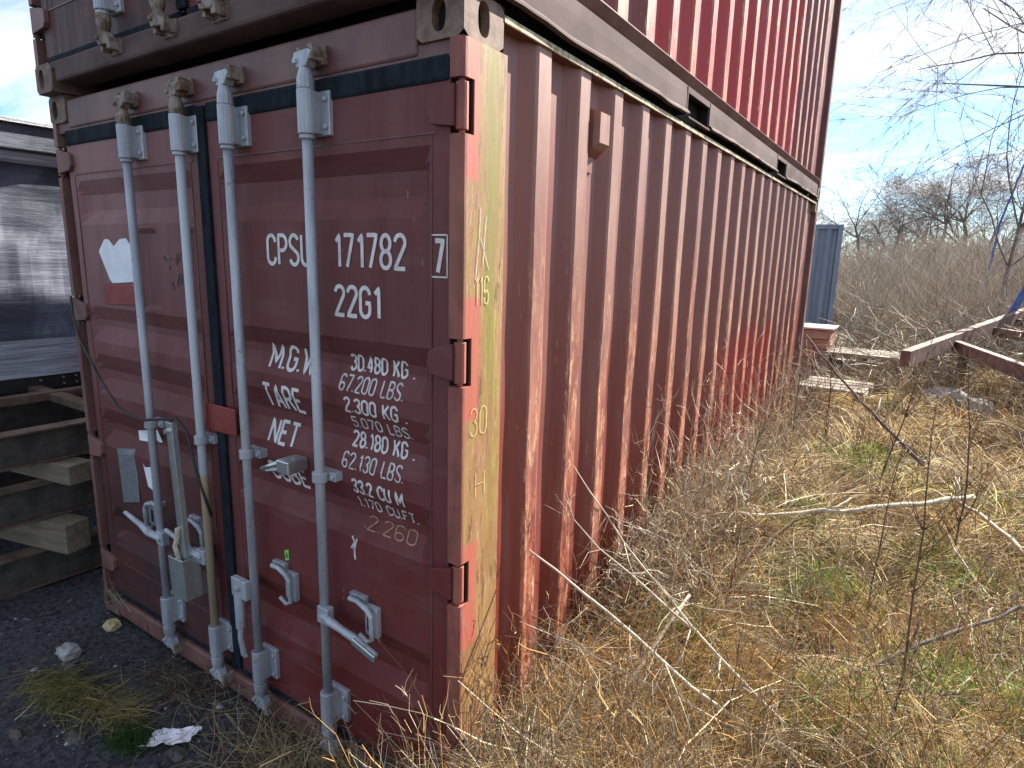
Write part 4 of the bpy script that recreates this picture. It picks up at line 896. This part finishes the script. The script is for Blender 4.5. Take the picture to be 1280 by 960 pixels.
# pink topped crate
T = empty('board_crate', (-.30, 8.75, .30)); tag(T, 'reddish boarded crate with a pale pink top just past the container end', 'crate')
for i in range(5): MB().box(-.35, .27, -.02, .02, .02+i*.14, .02+i*.14+.13).build('board', 'brickred', T, bevel=.006)
for i in range(5): MB().box(.25, .275, .025, .60, .02+i*.14, .02+i*.14+.13).build('board', 'brickred', T, bevel=.006)
MB().box(-.33, .248, .022, .6, 0, .71).build('core', 'rustbeam', T); MB().box(-.38, .31, -.05, .64, .722, .752).build('lid', 'pinktop', T, bevel=.008)
# timber stacks
def planks(name, loc, rz, rows, Lx, label, wy=.16, gap=.05, th=.05, lift=.12, grp='timber stacks behind the container'):
    T = empty(name, loc, rz); tag(T, label, 'timber stack', grp); me = None
    for r_ in range(rows):
        z = r_*(th+lift)
        for bx_ in (-.42*Lx, 0, .42*Lx): MB().box(bx_-.05, bx_+.05, -.35, .5, z, z+lift-.001).build('bearer', 'wood', T, bevel=.004)
        for j in range(4):
            o = MB().box(-Lx/2+random.uniform(-.06, .06), Lx/2+random.uniform(-.08, .06), -wy/2, wy/2, 0, th).build('plank', 'woodx', T, bevel=.004); o.location = (0, -.28+j*(wy+gap), z+lift); o.rotation_euler.z = random.uniform(-.03, .03)
planks('timber_stack', (.40, 9.0, .36), -.03, 2, 1.05, 'weathered grey planks stacked on bearers right of the pink topped crate', lift=.13)
planks('timber_stack', (.28, 7.0, .28), -.05, 2, .75, 'low stack of grey planks close to the far container corner', lift=.09, th=.035)
# rusty steel trailer frame
T = empty('trailer_frame', (1.0, 6.7, .86)); tag(T, 'rusty steel trailer frame resting on the bank, its two beams meeting in a point', 'steel frame')
MB().beam((-.04, -.1, .10), (1.95, 7.2, .46), .10, .18).build('side_beam', 'rustred', T, bevel=.006)
MB().beam((.46, 1.55, .12), (1.45, -1.35, .02), .09, .15).build('side_beam', 'rustred', T, bevel=.006)
MB().beam((.95, 3.2, .22), (2.6, 1.2, .12), .08, .12).build('cross_beam', 'rustred', T, bevel=.006)
MB().beam((1.32, 4.6, .28), (3.2, 3.0, .18), .08, .12).build('cross_beam', 'rustred', T, bevel=.006)
MB().box(.5, .6, 1.4, 1.5, -.6, .03).build('prop', 'rustbeam', T); MB().box(1.35, 1.45, -1.38, -1.28, -.6, -.06).build('prop', 'rustbeam', T)
tag(rock('boulder', (1.52, 7.4, gz(1.5, 7.4)+.02), (.42, .3, .20), 'stonegrey', 21, 4), 'pale grey boulder half buried in the grass before the steel frame', 'boulder')
# blue A-frame at the right edge
MB().box(1.55, 1.65, 5.4, 5.5, -.6, .26).build('prop', 'rustbeam', T)
T = empty('blue_trestle', (2.44, 12.3, 1.52)); tag(T, 'blue painted steel trestle cut by the right edge of the photo', 'trestle')
MB().beam((-.12, 0, -.3), (.53, .2, 1.75), .10, .10, (0, 1, 0)).build('leg', 'bluesteel', T, bevel=.005); MB().beam((.12, 0, -.3), (.77, .2, 1.75), .10, .10, (0, 1, 0)).build('leg', 'bluesteel', T, bevel=.005)
for i in range(4): z = .2+i*.42; MB().beam((-.12+(z+.3)*.317+.03, .02, z), (.12+(z+.3)*.317, .02, z+.22), .04, .04, (0, 1, 0)).build('brace', 'bluesteel', T)
MB().beam((1.75, 0, -.3), (1.0, .2, 1.75), .10, .10, (0, 1, 0)).build('leg', 'bluesteel', T, bevel=.005)
o = stick('leaning_pole', [(2.33, 20.1, 1.1), (2.45, 20.1, 3.2), (2.75, 20.1, 4.7)], .03, .025, 'bluesteel', 'thin blue pole leaning in the brush below the bare trees', 'pole', seed=30)

# ------------------------------------------------------------------ background brush
def brush(name, N, r0, r1, h, label, cols, wts, a0=-14, a1=28, wmul=1.):
    a = np.radians(rng.uniform(a0, a1, N)); r = np.sqrt(rng.uniform(r0*r0, r1*r1, N)); x = CAM.x+r*np.sin(a); y = CAM.y+r*np.cos(a)
    k = ~((x < -.2) & (y < 19)); x, y, r = x[k], y[k], r[k]; N = len(x); cl = vnoise(x, y, .35, 21)
    g, p = ribbons(name, np.stack([x, y, Hh(x, y)-.02], -1), dirs(N, 55, 89), dirs(N, 30, 88), rng.uniform(*h, N)*(.45+1.0*cl), .0011*r*rng.uniform(.35, 1., N)*wmul, 5, pal(N, cols, wts), 'twigs', .6, wig=.14)
    tag(g, label, 'brush', kind='stuff'); return p
p = brush('background_brush', 38000, 13, 42, (.5, 2.5), 'dense grey brown thicket of bare shrubs at the edge of the yard', (GREYB, BROWN, (.44, .37, .29)), (2, 1, 5), wmul=.6)  # thicket and side twig colours raised to paint in some haze
src = p[:, 1:5].reshape(-1, 3)[rng.random(len(p)*4) < .7]; N = len(src); rr = np.linalg.norm(src[:, :2]-np.array([CAM.x, CAM.y]), axis=1)
g, _ = ribbons('background_brush', src, dirs(N, 10, 80), dirs(N, 20, 85), rng.uniform(.2, .7, N), .0006*rr*rng.uniform(.4, 1, N), 2, pal(N, (GREYB, BROWN, (.42, .36, .29)), (2, 1, 5)), 'twigs', .6); tag(g, 'fine side twigs of the bare thicket', 'brush', kind='stuff')
brush('rough_grass', 26000, 8.5, 22, (.15, .6), 'rough dead grass and weeds between the yard and the thicket', (STRAW, GREYB, (.30, .25, .18), (.2, .22, .09)), (2, 4, 3, 1), wmul=1.3)
x, y = polar(9000, 9, 26, -12, 26); ok = ~((x < -.2) & (y < 19)); x, y = x[ok], y[ok]; N = len(x); r = np.hypot(x-CAM.x, y-CAM.y)
g, _ = ribbons('fallen_brushwood', np.stack([x, y, Hh(x, y)+.25*rng.random(N)], -1), dirs(N, -5, 40), dirs(N, -20, 30), rng.uniform(.5, 1.6, N), .0012*r*rng.uniform(.5, 1.3, N), 5, pal(N, ((.40, .35, .28), GREYB, BROWN), (3, 3, 2)), 'twigs', .5, wig=.16)
tag(g, 'grey fallen brushwood lying in front of the thicket', 'brushwood', kind='stuff')

# ------------------------------------------------------------------ bare trees
def grow(rn, p, d, L, r, lev, maxlev, out, tips, droop, spread):
    k = 6 if lev < 2 else 4; pts = [p.copy()]; rad = [r]; dd = d.copy()
    for i in range(k):
        dd = (dd+Vector((rn.gauss(0, .17), rn.gauss(0, .17), rn.gauss(0, .10)+(.04 if lev < 2 else -droop)))).normalized()
        p = p+dd*L/k; pts.append(p.copy()); rad.append(r*(1-.65*(i+1)/k))
    out.append((pts, rad, lev))
    if lev == maxlev:
        tips.append((pts, rad)); return
    nb = rn.choice((4, 5, 6)) if lev else rn.choice((6, 7, 8))
    for b in range(nb):
        i = rn.randrange(1 if lev else 2, k+1); a = rn.uniform(0, 6.28); t = (pts[i]-pts[i-1]).normalized(); o = t.orthogonal().normalized(); o = (Matrix.Rotation(a, 3, t) @ o)
        nd = (t*math.cos(spread)+o*math.sin(spread)).normalized(); grow(rn, pts[i], nd, L*rn.uniform(.5, .75), rad[i]*.62, lev+1, maxlev, out, tips, droop, spread)
def tree_mesh(seed, height, r, maxlev=3, droop=.08, ntw=9, twl=.8, tww=.02, spread=.75, trunk_l=.45, nside=6):
    rn = random.Random(seed); out = []; tips = []; grow(rn, Vector((0, 0, -.1)), Vector((rn.gauss(0, .08), rn.gauss(0, .08), 1)).normalized(), height*trunk_l, r, 0, maxlev, out, tips, droop, spread)
    tr = MB(); br = MB()
    for pts, rad, lev in out: (tr if lev == 0 else br).tube(pts, [max(q_, tww*.35) for q_ in rad], (8, nside, 4, 3, 3)[lev], cap=False)
    P = []; D = []
    for pts, rad in tips:
        for s in range(ntw):
            i = rn.randrange(1, len(pts)); P.append(pts[i]); t = (pts[i]-pts[i-1]).normalized(); D.append(t)
    P = np.array(P); D = np.array(D); N = len(P); d0 = nrm(D+rng.normal(size=(N, 3))*.55); d1 = nrm(d0+np.array([0, 0, -.9*droop*6])+rng.normal(size=(N, 3))*.3)
    return tr, br, (P, d0, d1, twl, tww)
def make_tree(name, seed, height, r, label, loc, rz=0, group=None, **kw):
    T = empty(name, loc, rz); tag(T, label, 'tree', group); tr, br, (P, d0, d1, twl, tww) = tree_mesh(seed, height, r, **kw)
    tr.build('trunk', 'bark', T, smooth=True); br.build('limbs', 'bark', T, smooth=True)
    global fence_in
    keepf = fence_in; fence_in = lambda P_, s: P_
    N = len(P); g, _ = ribbons('twigs', P, d0, d1, rng.uniform(.4, 1, N)*twl, tww*rng.uniform(.4, 1, N), 3, pal(N, ((.22, .18, .165), (.34, .28, .24)), (1, 1)), 'twigs', .6, wig=.12); fence_in = keepf  # twig colours lightened to stand in for haze over the far trees
    g.parent = T; g['kind'] = 'stuff'; T.children[1]['kind'] = 'stuff'; return T
def copy_tree(o, loc, rz, sc, label):
    c = o.copy(); COL.objects.link(c); c.location = loc; c.rotation_euler.z = rz; c.scale = (sc, sc, sc); c['label'] = label
    for ch in list(o.children): d = ch.copy(); COL.objects.link(d); d.parent = c
    return c
def at(az, D): x = CAM.x+D*math.sin(R(az)); y = CAM.y+D*math.cos(R(az)); return (x, y, gz(x, y)-.1)
GP = 'bare trees beyond the thicket'
protos = [make_tree('bare_tree', 41, 8.6, .16, 'rounded bare tree with dense drooping twigs, leftmost beside the container', at(-5.0, 44), 0, GP, ntw=13, twl=1.2, tww=.018),
          make_tree('bare_tree', 52, 9.0, .19, 'bare tree with crooked dark limbs, second from the container', at(-2.9, 47), 1, GP, ntw=12, twl=1.1, tww=.018, spread=.85, droop=.05),
          make_tree('bare_tree', 67, 9.6, .17, 'taller bare tree with a fine twiggy crown right of centre', at(.2, 42), 2, GP, ntw=12, twl=1.2, tww=.018, droop=.10)]
for i, (az, D, s, lb) in enumerate(((-1.3, 50, .95, 'bare tree standing between the crooked tree and the tall fine crowned one'), (2.2, 46, 1.05, 'bushy bare tree right of the tall fine crowned one'), (4.3, 43, .95, 'bare tree near the right edge behind the leaning blue pole'),
        (6.6, 45, 1.0, 'bare tree cut by the right edge'), (-4.0, 54, .85, 'smaller bare tree filling the gap behind the leftmost ones'), (1.1, 56, .95, 'hazy bare tree far behind the tall one'), (3.3, 55, .95, 'far bare tree behind the bushy one'), (8.8, 46, 1.05, 'bare tree outside the right edge'), (-6.8, 50, .8, 'low bare tree partly hidden by the container end'))):
    copy_tree(protos[(i+1) % 3], at(az, D), i*1.9+.7, s, lb)
near = make_tree('birch_tree', 88, 11.5, .11, 'large bare tree whose fine branches hang in from the upper right', at(15.2, 15.5), 2.6, None, ntw=26, twl=.8, tww=.009, spread=.9, droop=.09, trunk_l=.5)
make_tree('birch_tree', 93, 6.2, .045, 'slender young bare tree with a thin straight stem near the right edge', at(4.6, 17.5), 0, None, maxlev=2, ntw=22, twl=.7, tww=.012, spread=.7, droop=.03, trunk_l=.8)
